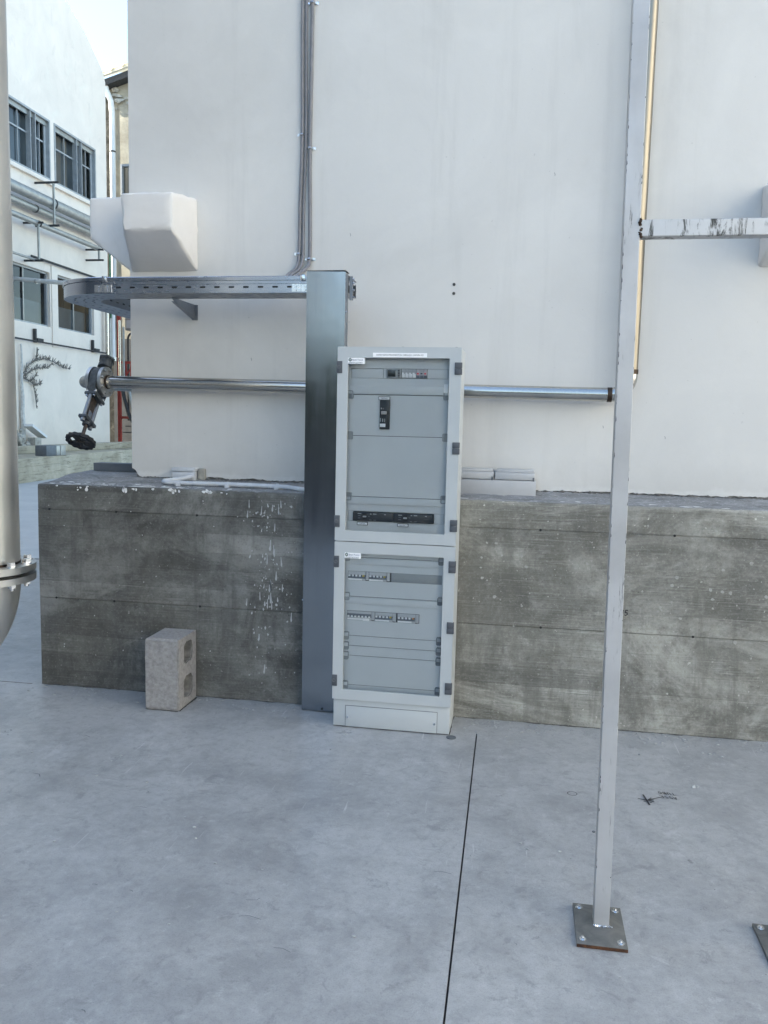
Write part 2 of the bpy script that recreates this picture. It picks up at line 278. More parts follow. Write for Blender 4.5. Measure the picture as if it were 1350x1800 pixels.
# ------------------------------------------------------------------ mesh helpers
class MB:
    def __init__(s): s.v = []; s.f = []; s.mi = []; s.cur = 0
    def add(s, vs, fs):
        o = len(s.v); s.v += [tuple(p) for p in vs]; s.f += [tuple(i+o for i in f) for f in fs]; s.mi += [s.cur]*len(fs); return s
    def box(s, x0, x1, y0, y1, z0, z1, bev=0, seg=2):
        if bev <= 0:
            return s.add([(x0,y0,z0),(x1,y0,z0),(x1,y1,z0),(x0,y1,z0),(x0,y0,z1),(x1,y0,z1),(x1,y1,z1),(x0,y1,z1)],
                         [(0,3,2,1),(4,5,6,7),(0,1,5,4),(1,2,6,5),(2,3,7,6),(3,0,4,7)])
        b = bmesh.new(); bmesh.ops.create_cube(b, size=1)
        for v in b.verts: v.co = Vector(((x0+x1)/2+v.co.x*(x1-x0), (y0+y1)/2+v.co.y*(y1-y0), (z0+z1)/2+v.co.z*(z1-z0)))
        bmesh.ops.bevel(b, geom=b.edges[:], offset=bev, segments=seg, profile=.5, affect='EDGES')
        return s.addbm(b)
    def addbm(s, b):
        b.verts.index_update()
        s.add([v.co[:] for v in b.verts], [[v.index for v in f.verts] for f in b.faces]); b.free(); return s
    def ring(s, c, a, b, r, n): return [c + a*(r*math.cos(2*math.pi*i/n)) + b*(r*math.sin(2*math.pi*i/n)) for i in range(n)]
    def frame(s, d):
        d = d.normalized(); a = d.cross(Vector((0, 0, 1)))
        if a.length < 1e-4: a = d.cross(Vector((0, 1, 0)))
        a.normalize(); return a, d.cross(a).normalized()
    def cyl(s, p0, p1, r, n=16, r2=None, hole=0):
        p0, p1 = Vector(p0), Vector(p1); a, b = s.frame(p1-p0); r2 = r if r2 is None else r2
        q = s.ring(p0, a, b, r, n) + s.ring(p1, a, b, r2, n)
        fs = [(i, (i+1) % n, n+(i+1) % n, n+i) for i in range(n)]
        if hole:
            q += s.ring(p0, a, b, hole, n) + s.ring(p1, a, b, hole, n)
            for i in range(n):
                j = (i+1) % n
                fs += [(2*n+j, 2*n+i, 3*n+i, 3*n+j), (j, i, 2*n+i, 2*n+j), (n+i, n+j, 3*n+j, 3*n+i)]
        else: fs += [tuple(range(n-1, -1, -1)), tuple(range(n, 2*n))]
        return s.add(q, fs)
    def tube(s, pts, r, n=10, rs=None, cap=True):
        pts = [Vector(p) for p in pts]; q = []; fs = []
        d0 = (pts[1]-pts[0]).normalized(); a, b = s.frame(d0); pd = d0
        for i, p in enumerate(pts):
            d = (pts[min(i+1, len(pts)-1)] - pts[max(i-1, 0)]).normalized()
            rot = pd.rotation_difference(d); a = rot @ a; b = rot @ b; pd = d
            q += s.ring(p, a, b, rs[i] if rs else r, n)
        for i in range(len(pts)-1):
            for j in range(n): fs.append((i*n+j, i*n+(j+1) % n, (i+1)*n+(j+1) % n, (i+1)*n+j))
        if cap: fs += [tuple(range(n-1, -1, -1)), tuple(range((len(pts)-1)*n, len(pts)*n))]
        return s.add(q, fs)
    def plate(s, outer, holes, w0, w1, fn, hole_mat=None):
        loops = [outer] + list(holes); flat = [p for l in loops for p in l]
        tris = tessellate_polygon([[Vector((p[0], p[1], 0)) for p in l] for l in loops])
        n = len(flat); q = [fn(u, v, w0) for u, v in flat] + [fn(u, v, w1) for u, v in flat]
        fs = []
        for t in tris: fs += [tuple(t), tuple(i+n for i in reversed(t))]
        o = 0
        for l in loops:
            m = len(l)
            for i in range(m): fs.append((o+i, o+(i+1) % m, n+o+(i+1) % m, n+o+i))
            o += m
        s.add(q, fs)
        if hole_mat is not None:
            nh = sum(len(l) for l in holes); s.mi[-nh:] = [hole_mat]*nh
        return s
    def ico(s, c, r, jit=.25, sub=1, sq=(1, 1, 1)):
        b = bmesh.new(); bmesh.ops.create_icosphere(b, subdivisions=sub, radius=1)
        for v in b.verts: v.co = Vector((c[0]+v.co.x*r*sq[0]*(1+random.uniform(-jit, jit)), c[1]+v.co.y*r*sq[1]*(1+random.uniform(-jit, jit)), c[2]+v.co.z*r*sq[2]*(1+random.uniform(-jit, jit))))
        return s.addbm(b)

ORG = {}
def thing(name, loc, label, cat, group=None):
    o = bpy.data.objects.new(name, None); COL.objects.link(o); o.location = loc; o.empty_display_size = .1
    o['label'] = label; o['category'] = cat
    if group: o['group'] = group
    ORG[o.name] = Vector(loc); return o
def obj(name, mb, mat, parent=None, label=None, cat=None, group=None, kind=None, smooth=40, base=None):
    me = bpy.data.meshes.new(name)
    if parent is not None: org = ORG[parent.name]
    elif base is not None: org = Vector(base)
    else:
        xs = [p[0] for p in mb.v]; ys = [p[1] for p in mb.v]; zs = [p[2] for p in mb.v]
        org = Vector(((min(xs)+max(xs))/2, (min(ys)+max(ys))/2, min(zs)))
    me.from_pydata([tuple(Vector(p)-org) for p in mb.v], [], mb.f)
    for mm in (mat if isinstance(mat, (list, tuple)) else [mat]): me.materials.append(M[mm])
    if any(mb.mi): me.polygons.foreach_set('material_index', mb.mi)
    b = bmesh.new(); b.from_mesh(me); bmesh.ops.recalc_face_normals(b, faces=b.faces[:]); b.to_mesh(me); b.free()
    if smooth:
        me.polygons.foreach_set('use_smooth', [True]*len(me.polygons)); me.set_sharp_from_angle(angle=R(smooth))
    me.update()
    o = bpy.data.objects.new(name, me); COL.objects.link(o)
    if parent is not None: o.parent = parent; ORG[o.name] = org
    else: o.location = org; ORG[o.name] = org
    if label: o['label'] = label
    if cat: o['category'] = cat
    if group: o['group'] = group
    if kind: o['kind'] = kind
    return o
def text(name, s, size, origin, xdir, ydir, mat, parent, xs=1.0, align='LEFT', off=0.0004):
    cu = bpy.data.curves.new('t', 'FONT'); cu.body = s; cu.size = size; cu.align_x = align
    to = bpy.data.objects.new('t', cu); COL.objects.link(to)
    me = bpy.data.meshes.new_from_object(to.evaluated_get(bpy.context.evaluated_depsgraph_get()))
    bpy.data.objects.remove(to); bpy.data.curves.remove(cu)
    X, Yv = Vector(xdir), Vector(ydir); nrm = X.cross(Yv); o = Vector(origin)
    m = MB(); m.v = [tuple(o + X*(v.co.x*xs) + Yv*v.co.y + nrm*off) for v in me.vertices]
    m.f = [tuple(p.vertices) for p in me.polygons]; m.mi = [0]*len(m.f); bpy.data.meshes.remove(me)
    return obj(name, m, mat, parent, smooth=0)
def rrect(x0, x1, y0, y1, r, n=3):
    pts = []
    for cx, cy, a0 in ((x1-r, y1-r, 0), (x0+r, y1-r, 90), (x0+r, y0+r, 180), (x1-r, y0+r, 270)):
        for i in range(n+1):
            a = R(a0+90*i/n); pts.append((cx+r*math.cos(a), cy+r*math.sin(a)))
    return pts
def rect(x0, x1, y0, y1): return [(x0, y0), (x1, y0), (x1, y1), (x0, y1)]
def arc(c, u, v, r, a0, a1, n): return [Vector(c)+Vector(u)*(r*math.cos(R(a0+(a1-a0)*i/n)))+Vector(v)*(r*math.sin(R(a0+(a1-a0)*i/n))) for i in range(n+1)]
XZ = lambda Y: (lambda u, v, w: (u, Y+w, v))     # plate in a plane parallel to the white wall

D, YW, YC = 4.256, 4.72, 3.974      # plinth front, wall face, cabinet front

# ------------------------------------------------------------------ ground
ja, jb = Vector((-.179, 4.037, 0)), Vector((-.084, -1.85, 0)); jd = (jb-ja).normalized(); jn = Vector((jd.y, -jd.x, 0))*.0032
S = 400
g = MB()
a1, a2, b1, b2 = ja-jn, ja+jn, jb-jn, jb+jn      # slot corners
if a1.x > a2.x: a1, a2, b1, b2 = a2, a1, b2, b1
g.add([(-S, -S, 0), (S, -S, 0), (S, S, 0), (-S, S, 0), a1, a2, b1, b2], [(0, 6, 4, 3), (0, 1, 7, 6), (1, 2, 5, 7), (2, 3, 4, 5)])
dd = Vector((0, 0, -.02))
g.add([a1, a2, b1, b2, a1+dd, a2+dd, b1+dd, b2+dd], [(0, 2, 6, 4), (1, 5, 7, 3), (0, 4, 5, 1), (2, 3, 7, 6)])
ground = obj('ground', g, 'floor', kind='structure', smooth=0, base=(0, 0, 0))
m = MB(); q = [Vector((p.x, p.y, -.012)) for p in (a1, a2, b2, b1)]; m.add(q, [(0, 1, 2, 3)]); obj('joint', m, 'black', ground, smooth=0)
m = MB(); m.box(-9, -2.98, 8.03, 8.045, .0, .003); obj('joint', m, 'ink', ground, smooth=0)
m = MB(); m.box(-6, -2.74, 4.235, 4.24, 0, .0025); obj('joint', m, 'mortar', ground, smooth=0)
yard = MB(); yard.add([(-S, -S, .004), (S, -S, .004), (S, -1.9, .004), (-S, -1.9, .004)], [(0, 1, 2, 3)])
obj('road', yard, 'asphalt', kind='structure', smooth=0, base=(0, -1.9, .004))

m = MB(); m.add([(-12, 8.05, .004), (-2.95, 8.05, .004), (-2.95, 40, .004), (-12, 40, .004)], [(0, 1, 2, 3)]); obj('courtyard_pavement', m, 'pale_slab', kind='structure', smooth=0, base=(-7, 8.05, .004))
# marks written on the floor
def stroke(m, pts, wd, z=.003, fn=None):
    pts = [Vector((p[0], p[1], 0)) for p in pts]
    for p, q in zip(pts, pts[1:]):
        d = (q-p); 
        if d.length < 1e-6: continue
        n = Vector((-d.y, d.x, 0)).normalized()*wd/2; e = d.normalized()*wd*.4
        vv = [p-e-n, q+e-n, q+e+n, p-e+n]
        m.add([fn(v.x, v.y) if fn else (v.x, v.y, z) for v in vv], [(0, 1, 2, 3)])
GLY = {'A': [[(0, 0), (.3, 1), (.6, 0)], [(.12, .4), (.48, .4)]], 'S': [[(.5, .9), (.2, 1), (.05, .75), (.45, .4), (.4, .08), (.05, .05)]],
       'E': [[(.5, 1), (.08, .95), (.05, .05), (.5, 0)], [(.05, .5), (.4, .52)]], 'T': [[(0, 1), (.6, .97)], [(.3, 1), (.28, 0)]],
       'U': [[(.05, 1), (.08, .15), (.3, 0), (.5, .2), (.52, 1)]], 'B': [[(.08, 0), (.08, 1), (.45, .85), (.4, .55), (.08, .5), (.5, .35), (.45, .05), (.08, 0)]],
       'O': [[(.3, 1), (.05, .6), (.15, .1), (.42, .05), (.55, .5), (.3, 1)]], '7': [[(0, .98), (.5, 1), (.15, 0)], [(.1, .5), (.45, .5)]],
       '5': [[(.5, 1), (.1, 1), (.06, .58), (.4, .55), (.48, .2), (.2, 0), (0, .1)]]}
def glyphs(m, word, org, ux, uy, h, wd, fn=None, z=.003):
    x = 0
    for ch in word:
        for l in GLY[ch]:
            stroke(m, [(org[0]+(ux[0]*(x+p[0])+uy[0]*p[1])*h, org[1]+(ux[1]*(x+p[0])+uy[1]*p[1])*h) for p in l], wd, z, fn)
        x += .78
m = MB()
stroke(m, [(.528, 3.452), (.588, 3.436)], .0055); stroke(m, [(.553, 3.492), (.566, 3.402)], .0075)
stroke(m, [(.567, 3.448), (.625, 3.486)], .004); stroke(m, [(.582, 3.47), (.567, 3.448), (.588, 3.452)], .004)
glyphs(m, 'ASSE', (.686, 3.500), (-1, .04), (.25, -1), .023, .0028)
glyphs(m, 'TUBO', (.684, 3.538), (-1, .04), (.25, -1), .023, .0028)
for p in ((.548, 3.43), (.572, 3.424)): stroke(m, [p, (p[0]+.005, p[1])], .005)
obj('marking', m, 'ink', ground, label='handwritten cross, arrow and upside-down words in black marker', smooth=0)
m = MB(); stroke(m, [(.257+.02*math.cos(a/12*2*math.pi), 3.44+.019*math.sin(a/12*2*math.pi)) for a in range(13)], .0028); obj('marking', m, 'ink', ground, label='small circle drawn in black marker', smooth=0)
m = MB(); m.cyl((-.30, 3.955, .001), (-.30, 3.955, .004), .024, 18); m.cyl((.32, 3.12, .001), (.32, 3.12, .004), .006, 8); m.cyl((1.02, 2.9, .001), (1.02, 2.9, .004), .007, 8)
obj('stain', m, 'box_grey', ground, smooth=0)
m = MB()      # scuffs and dirt marks on the slab
for i in range(26):
    x, y = random.uniform(-2.2, 1.3), random.uniform(1.5, 3.8); a = random.uniform(0, 3); l = random.uniform(.01, .05)
    stroke(m, [(x, y), (x+l*math.cos(a), y+l*.5*math.sin(a)), (x+l*1.5*math.cos(a+.4), y+l*.8*math.sin(a+.4))], random.uniform(.0015, .003), .0022)
obj('scuff', m, 'box_grey', ground, kind='stuff', smooth=0)
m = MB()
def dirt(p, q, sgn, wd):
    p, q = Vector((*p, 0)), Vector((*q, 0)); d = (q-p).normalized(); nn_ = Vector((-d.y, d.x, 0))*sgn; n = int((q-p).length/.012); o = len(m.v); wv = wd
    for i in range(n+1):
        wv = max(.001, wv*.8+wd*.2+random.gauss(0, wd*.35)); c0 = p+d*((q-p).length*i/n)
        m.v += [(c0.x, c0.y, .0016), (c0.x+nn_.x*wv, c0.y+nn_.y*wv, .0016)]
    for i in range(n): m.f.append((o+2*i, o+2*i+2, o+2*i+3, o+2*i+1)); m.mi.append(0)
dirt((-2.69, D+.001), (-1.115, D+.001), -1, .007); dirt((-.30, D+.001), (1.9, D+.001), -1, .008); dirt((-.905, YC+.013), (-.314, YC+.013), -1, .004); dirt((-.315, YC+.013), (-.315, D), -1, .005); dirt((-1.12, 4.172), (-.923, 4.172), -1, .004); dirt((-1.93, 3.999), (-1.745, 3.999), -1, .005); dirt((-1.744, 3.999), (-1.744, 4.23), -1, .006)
obj('grime_contact_shade', m, 'grime_shade', ground, kind='stuff', smooth=0)  # dirt lines along the feet, doubling as painted contact shade
# plaster crumbs and paint flakes on the floor
m = MB()
for i in range(420):
    t = random.random()
    if t < .5: x, y = random.uniform(-.25, 1.7), D-.02-abs(random.gauss(0, .07))
    elif t < .75: x, y = random.uniform(-2.7, -1.15), D-.02-abs(random.gauss(0, .10))
    else: x, y = random.uniform(-2.4, 1.6), random.uniform(2.2, 4.1)
    if -.93 < x < -.29 and y > 3.9 or -1.94 < x < -1.73 and y > 3.97: continue
    r = random.choice((.0022, .003, .004, .0055)); m.ico((x, y, r*.5), r, .4, 1, (1.4, 1, .6))
for x, y, r in ((.78, 3.62, .008), (.80, 3.63, .006), (1.14, 3.77, .008), (.785, 3.635, .005), (.93, 4.02, .007), (.98, 4.0, .006), (.9, 4.03, .005), (.955, 4.03, .004), (.64, 4.1, .005), (.12, 4.12, .005), (.16, 4.14, .004), (.2, 4.1, .005)): m.ico((x, y, r*.4), r, .45, 1, (1.4, 1, .7))
obj('plaster_crumbs', m, 'splash', kind='stuff', label='white plaster crumbs and paint flakes strewn over the floor', smooth=0, base=(0, 4, 0))

# ------------------------------------------------------------------ concrete plinth
pl = thing('concrete_plinth', (0, 4.6, 0), 'dark board-marked concrete plinth under the white building', 'plinth')
prof = [(D, 0), (D, .5092), (D+.005, .5096), (D+.005, .5116), (D-.0018, .5124), (D-.0018, 1.0142), (D+.0045, 1.0146), (D+.0045, 1.0164), (D+.0006, 1.017),
        (D+.001, 1.142), (D+.004, 1.1515), (D+.014, 1.156), (D+.08, 1.1575), (4.45, 1.158), (4.60, 1.166), (4.735, 1.178), (5.3, 1.178), (5.3, 0)]
XL, XR, NS = -2.69, 6.3, 300
m = MB(); n = len(prof)
for i in range(NS+1):
    t = i/NS; x = XL + (XR-XL)*t**1.25
    ch = [random.gauss(0, 1) for _ in range(4)]
    for j, (y, z) in enumerate(prof):
        xx = x - (y-D)*.2*(1-t)**6
        yy, zz = y, z
        if j in (9, 10, 11): yy += ch[0]*.0012+max(0, ch[1]-1.4)*.006; zz -= max(0, ch[1]-1.4)*.006+abs(ch[2])*.0008
        elif j in (12, 13, 14): zz += random.gauss(0, .0016)
        elif j in (4, 8): zz += random.gauss(0, .0008)
        m.v.append((xx, yy, zz))
for i in range(NS):
    for j in range(n-1): m.f.append((i*n+j, (i+1)*n+j, (i+1)*n+j+1, i*n+j+1)); m.mi.append(1 if j >= 11 else 0)
m.f.append(tuple(range(n))); m.mi.append(0); m.f.append(tuple(range(NS*n, NS*n+n))); m.mi.append(0)
obj('concrete_body', m, ['plinth', 'plinth_top'], pl, smooth=50)
for x, z in ((-2.62, 1.0155), (-2.217, 1.0155), (-1.745, 1.0155), (-2.588, .511), (-2.235, .511), (-1.728, .511), (.097, 1.0155), (.751, 1.0155), (.119, .511), (.868, .511)):
    m = MB(); m.cyl((x, D-.0028, z), (x, D+.01, z), .0065, 10); obj('tie_hole', m, 'black', pl)
def blob(m, x, z, rx, rz, y, drip=False):
    n = 9; pts = []
    for i in range(n):
        a = 2*math.pi*i/n; k = random.uniform(.65, 1.2); px, pz = rx*k*math.cos(a), rz*k*math.sin(a)
        if drip and pz > 0: px *= .5
        pts.append((x+px, z+pz))
    m.plate(pts, [], 0, .003, lambda u, v, w: (u, y+w, v))
m = MB()
for i in range(150):
    if random.random() < .35: x, z = random.gauss(-1.36, .075), random.uniform(.93, 1.14)
    else: x, z = random.gauss(-1.33, .06), random.choice((random.uniform(.08, .8), random.uniform(.5, .85)))
    if not -1.55 < x < -1.14: continue
    if random.random() < .22:
        L = random.uniform(.015, .06); w0 = random.uniform(.0018, .0035); pts = [(x-w0*.5, z+L), (x+w0*.5, z+L*.97)]
        k0 = random.uniform(-.004, .004)
        right = [(x+k0*t+w0*(.6+1.3*t*t)*random.uniform(.7, 1.3), z+L*(1-t)) for t in (.3, .6, .85)]; left = [(x+k0*t-w0*(.6+1.3*t*t)*random.uniform(.7, 1.3), z+L*(1-t)) for t in (.85, .6, .3)]
        m.plate(list(reversed(pts[:1]+pts[1:]+right+[(x+k0, z-w0*1.5)]+left)), [], 0, .003, lambda u, v, w: (u, D-.0035+w, v))
    else: r = random.choice((.0015, .002, .003, .0045)); blob(m, x, z, r, r*random.uniform(.8, 2.2), D-.0035, random.random() < .5)
for i in range(40): blob(m, random.uniform(-2.6, -.3), random.uniform(.05, 1.1), .003, .0035, D-.0035)
obj('paint_splashes', m, 'splash', pl, kind='stuff', smooth=0)
m = MB()
for i in range(75):
    x, z = random.uniform(-.25, 1.5), random.gauss(.82, .15)
    if 0.05 < z < 1.12:
        r = random.choice((.003, .004, .006, .009)); blob(m, x, z, r, r*random.uniform(.7, 1.2), D-.0035)
obj('paint_splashes', m, 'splash_beige', pl, kind='stuff', smooth=0)
m = MB()
for i in range(120):
    x = random.choice((random.uniform(-2.65, -1.75), random.uniform(-2.65, 1.5))); y = D+.016+abs(random.gauss(0, .09))
    r = random.choice((.003, .004, .006, .012)); m.ico((x, y, 1.158), r, .55, 1, (random.uniform(1, 3), random.uniform(.6, 1.4), .15))
for x0 in (-2.56, -2.47, -2.40, -2.19, -2.13, -2.08, -2.03, -1.90, -1.86, -1.70, -1.58):
    for q in range(random.choice((1, 2, 3, 4))): r = random.uniform(.003, .011); blob(m, x0+random.gauss(0, .02), 1.151-abs(random.gauss(0, .008)), r*random.uniform(.6, 1.5), r*random.uniform(.5, 1.6), D-.0012, random.random() < .3)
for x in (-2.13, -2.08, -2.04): m.ico((x, D+.03, 1.158), .022, .45, 1, (1.6, .7, .1))
obj('paint_flakes', m, 'paint_white', pl, kind='stuff', smooth=0)
m = MB(); glyphs(m, '75', (.512, .600), (1, 0), (.05, 1), .026, .0048, lambda u, v: (u, D-.0035, v)); obj('marking', m, 'ink', pl, label='number 75 written in black marker', smooth=0)

# ------------------------------------------------------------------ white building
wb = thing('white_building', (0, 4.72, 1.178), 'plain white plastered building standing on the concrete plinth', 'building')
HB = 9.0
m = MB(); m.box(-2.33, 5.98, YW+.022, 14, 1.16, HB-.02); obj('masonry_core', m, 'mortar', wb, smooth=0)
xs = []; x = -2.352
while x < 1.9: xs.append(x); x += .012
xs += [2.5, 6.0]
zb = []; drift = 0
for x in xs:
    drift = drift*.92+random.gauss(0, .0018)
    z = 1.182+drift+abs(random.gauss(0, .002))
    if x < -2.29: z += (.30-(x+2.352)*0)*max(0, 1-(x+2.352)/.05)*.22*random.uniform(.7, 1.1)
    if -1.9 < x < -1.1: z += .004+.004*math.sin(x*23)
    zb.append(z)
m = MB()
for i, (x, z) in enumerate(zip(xs, zb)): m.v += [(x, YW, z), (x, YW, 1.42), (x, YW+.022, z+.003)]
for i in range(len(xs)-1):
    a, b = 3*i, 3*(i+1); m.f += [(a, b, b+1, a+1), (a, a+2, b+2, b)]; m.mi += [0, 0]
m.add([(-2.352, YW, 1.42), (6.0, YW, 1.42), (6.0, YW, HB), (-2.352, YW, HB)], [(0, 1, 2, 3)])
m.add([(-2.352, YW, zb[0]), (-2.352, YW, HB), (-2.352, 14, HB), (-2.352, 14, 1.18), (6, YW, HB), (6, 14, HB), (6, YW, 1.18), (6, 14, 1.18)], [(0, 1, 2, 3), (1, 4, 5, 2), (4, 6, 7, 5)])
obj('plaster_skin', m, 'plaster', wb, smooth=0)
m = MB()      # crumbling lip of old mortar along the foot of the wall
x = -2.30
while x < 1.6:
    r = random.uniform(.003, .010); 
    if random.random() < .8: m.ico((x, YW-.004-random.uniform(0, .012), 1.178+r*.3), r, .5, 1, (1.6, .8, .7))
    x += random.uniform(.006, .03)
obj('mortar_crumbs', m, 'mortar', wb, kind='stuff', smooth=0)
for z in (2.314, 2.265):
    m = MB(); m.cyl((-.423, YW-.004, z), (-.423, YW+.01, z), .0085, 12); obj('wall_plug', m, 'dark_iron', wb)
m = MB()      # hairline nicks in the plaster
for x, z, l in ((-1.02, 2.6, .010), (.42, 1.55, .008), (.1, 2.9, .010), (.75, 1.5, .008), (-1.6, 1.9, .010)):
    stroke(m, [(x, z), (x+l*.4, z-l), (x+l*.3, z-l*1.6)], .0022, fn=lambda u, v: (u, YW-.001, v))
obj('nick', m, 'box_grey', wb, kind='stuff', smooth=0)

def hood(name, pf, pw, label, fn=lambda p: p):
    # pf: four corners of the outer face, pw: the four corners where it meets the wall (same order)
    b = bmesh.new(); vv = [b.verts.new(fn(p)) for p in pf+pw]
    for f in ((0, 1, 2, 3), (7, 6, 5, 4), (0, 4, 5, 1), (1, 5, 6, 2), (2, 6, 7, 3), (3, 7, 4, 0)): b.faces.new([vv[i] for i in f])
    bmesh.ops.bevel(b, geom=b.edges[:], offset=.017, segments=3, profile=.5, affect='EDGES')
    bmesh.ops.subdivide_edges(b, edges=[e for e in b.edges if e.calc_length() > .08], cuts=6, use_grid_fill=True)
    for v in b.verts: v.co += Vector([random.gauss(0, .0016) for _ in range(3)])
    m = MB(); m.addbm(b); return obj(name, m, 'hood_plaster', None, label, 'vent hood', 'plastered vent hoods', smooth=35)
yw = YW+.005
hood('vent_hood', [(-2.225, 4.39, 2.562), (-1.94, 4.39, 2.565), (-1.94, 4.39, 2.76), (-2.24, 4.39, 2.76)], [(-2.345, yw, 2.39), (-1.925, yw, 2.392), (-1.93, yw, 2.81), (-2.345, yw, 2.80)],
     'off-white plastered vent hood with sloped underside, above the straight cable tray')
hood('vent_hood', [(-2.632, 5.15, 2.60), (-2.632, 4.76, 2.60), (-2.632, 4.76, 2.84), (-2.632, 5.15, 2.84)], [(-2.34, 5.15, 2.385), (-2.34, 4.76, 2.385), (-2.34, 4.76, 2.845), (-2.34, 5.15, 2.845)],
     'bluish shaded vent hood jutting left from the corner of the white building')
hood('vent_hood', [(1.20, 4.39, 2.565), (1.5, 4.39, 2.565), (1.5, 4.39, 2.76), (1.20, 4.39, 2.76)], [(1.165, yw, 2.39), (1.55, yw, 2.39), (1.55, yw, 2.81), (1.165, yw, 2.81)],
     'plastered vent hood cut by the right edge of the picture')

# ------------------------------------------------------------------ background: factory on the left
FX = -13.0
fb = thing('factory_building', (FX, 18, 0), 'white factory with grey barred windows and rising roof edge, left background', 'building')
YZ = lambda X: (lambda u, v, w: (X+w, u, v))
wins = [(15.2, 17.0, 7.85, 9.43), (17.4, 19.3, 7.85, 9.43), (19.62, 21.5, 7.85, 9.43), (21.71, 23.93, 7.85, 9.44)]
lows = [(15.6, 18.9, 3.93, 5.4), (19.2, 21.36, 3.93, 5.4), (21.76, 23.72, 3.95, 5.42)]
m = MB(); m.plate(rect(-45, 24.6, 0, 7.36), [rect(*r) for r in lows], -.25, 0, YZ(FX)); obj('wall', m, 'facade_lower', fb, smooth=0)
top = [(-45, 7.44), (24.6, 7.44), (24.6, 11.6), (24.45, 11.85), (23.47, 12.5), (22.43, 12.94), (20, 13.6), (15, 14.3), (8, 14.8), (-45, 15)]
m = MB(); m.plate(top, [rect(*r) for r in wins], -.25, 0, YZ(FX)); obj('wall', m, 'facade', fb, smooth=0)
m = MB(); m.box(FX-.25, FX+.09, -45, 24.6, 7.363, 7.437); obj('ledge', m, 'facade', fb, smooth=0)
m = MB(); m.box(FX-12, FX-.25, -45, -44.8, 0, 13.5); m.box(FX-12, FX-11.8, -44.8, 24.4, 0, 13.5); m.box(FX-12, FX-.252, 24.35, 24.58, 0, 11.6); m.box(FX-12, FX-.252, -44.8, 24.35, 11.4, 11.6); m.box(FX-12, FX-.252, -44.8, 24.35, 6.1, 6.3)
obj('back_wall', m, 'dim_interior', fb, smooth=0)
m = MB(); m.box(FX, FX+.03, 21.42, 21.70, 3.4, 5.6); obj('pilaster', m, 'facade_lower', fb, smooth=0)
def window(r, kind):
    y0, y1, z0, z1 = r; t = .05
    m = MB(); m.plate(rect(y0, y1, z0, z1), [rect(y0+t, y1-t, z0+t, z1-t)], -.16, .02 if kind else -.08, YZ(FX)); wo = obj('window', m, 'window_metal', fb, smooth=0)
    m = MB(); m.add([(FX-.14, y0+t, z0+t), (FX-.14, y1-t, z0+t), (FX-.14, y1-t, z1-t), (FX-.14, y0+t, z1-t)], [(0, 1, 2, 3)]); obj('pane', m, 'window_glass', wo, smooth=0)
    W = y1-y0
    m = MB(); m.add([(FX-.30, y0, z0), (FX-.30, y1, z0), (FX-.30, y1, z1), (FX-.30, y0, z1)] if kind else [(FX-.30, y0, z0), (FX-.30, y1, z0), (FX-.30, y1, z0+(z1-z0)*.45), (FX-.30, y0, z0+(z1-z0)*.45)], [(0, 1, 2, 3)]); obj('blind', m, 'blind_grey', wo, smooth=0)
    if kind:
        for f, hw in ((.10, .010), (.30, .010), (.52, .013), (.58, .008), (.64, .013), (.82, .010)): 
            m = MB(); yy = y0+W*f; m.box(FX-.12, FX+.015 if hw > .012 else FX-.09, yy-hw, yy+hw, z0+t, z1-t); obj('mullion', m, 'window_metal', wo, smooth=0)
        m = MB(); zz = z0+(z1-z0)*.62; m.box(FX-.125, FX-.095, y0+t, y1-t, zz-.02, zz+.02); obj('transom', m, 'window_metal', wo, smooth=0)
        m = MB(); m.box(FX-.10, FX-.05, y0+t, y1-t, z1-.17, z1-.052); obj('shutter_rail', m, 'pipe_grey', wo, smooth=0)
        m = MB(); m.box(FX-.10, FX-.07, y1-.16, y1-t-.002, z0+t, z1-.175); obj('side_shutter', m, 'window_metal', wo, smooth=0)
    else:
        m = MB(); yy = y0+W*.5; m.box(FX-.13, FX-.10, yy-.02, yy+.02, z0+t, z1-t); obj('mullion', m, 'pipe_grey', wo, smooth=0)
    return wo
for r in wins[1:]: window(r, 1)
for r in lows: window(r, 0)
m = MB(); m.box(FX, FX+.10, 19.5, 24.1, 7.72, 7.82); obj('sill', m, 'facade', fb, smooth=0)
lt = thing('strip_lamp', (FX-.9, 23.6, 4.6), 'lit yellow strip lamp behind the lower right factory window', 'lamp')
m = MB(); m.cyl((FX-.75, 23.3, 4.62), (FX-.75, 23.85, 4.58), .03, 8); obj('tube', m, 'lamp_tube', lt); m = MB(); m.box(FX-.8, FX-.7, 23.3, 23.85, 4.65, 4.70); obj('housing', m, 'dark_iron', lt, smooth=0)
m = MB(); m.cyl((FX-.75, 23.3, 4.7), (FX-.75, 23.3, 6.1), .01, 6); m.cyl((FX-.75, 23.85, 4.7), (FX-.75, 23.85, 6.1), .01, 6); obj('hanger', m, 'dark_iron', lt)

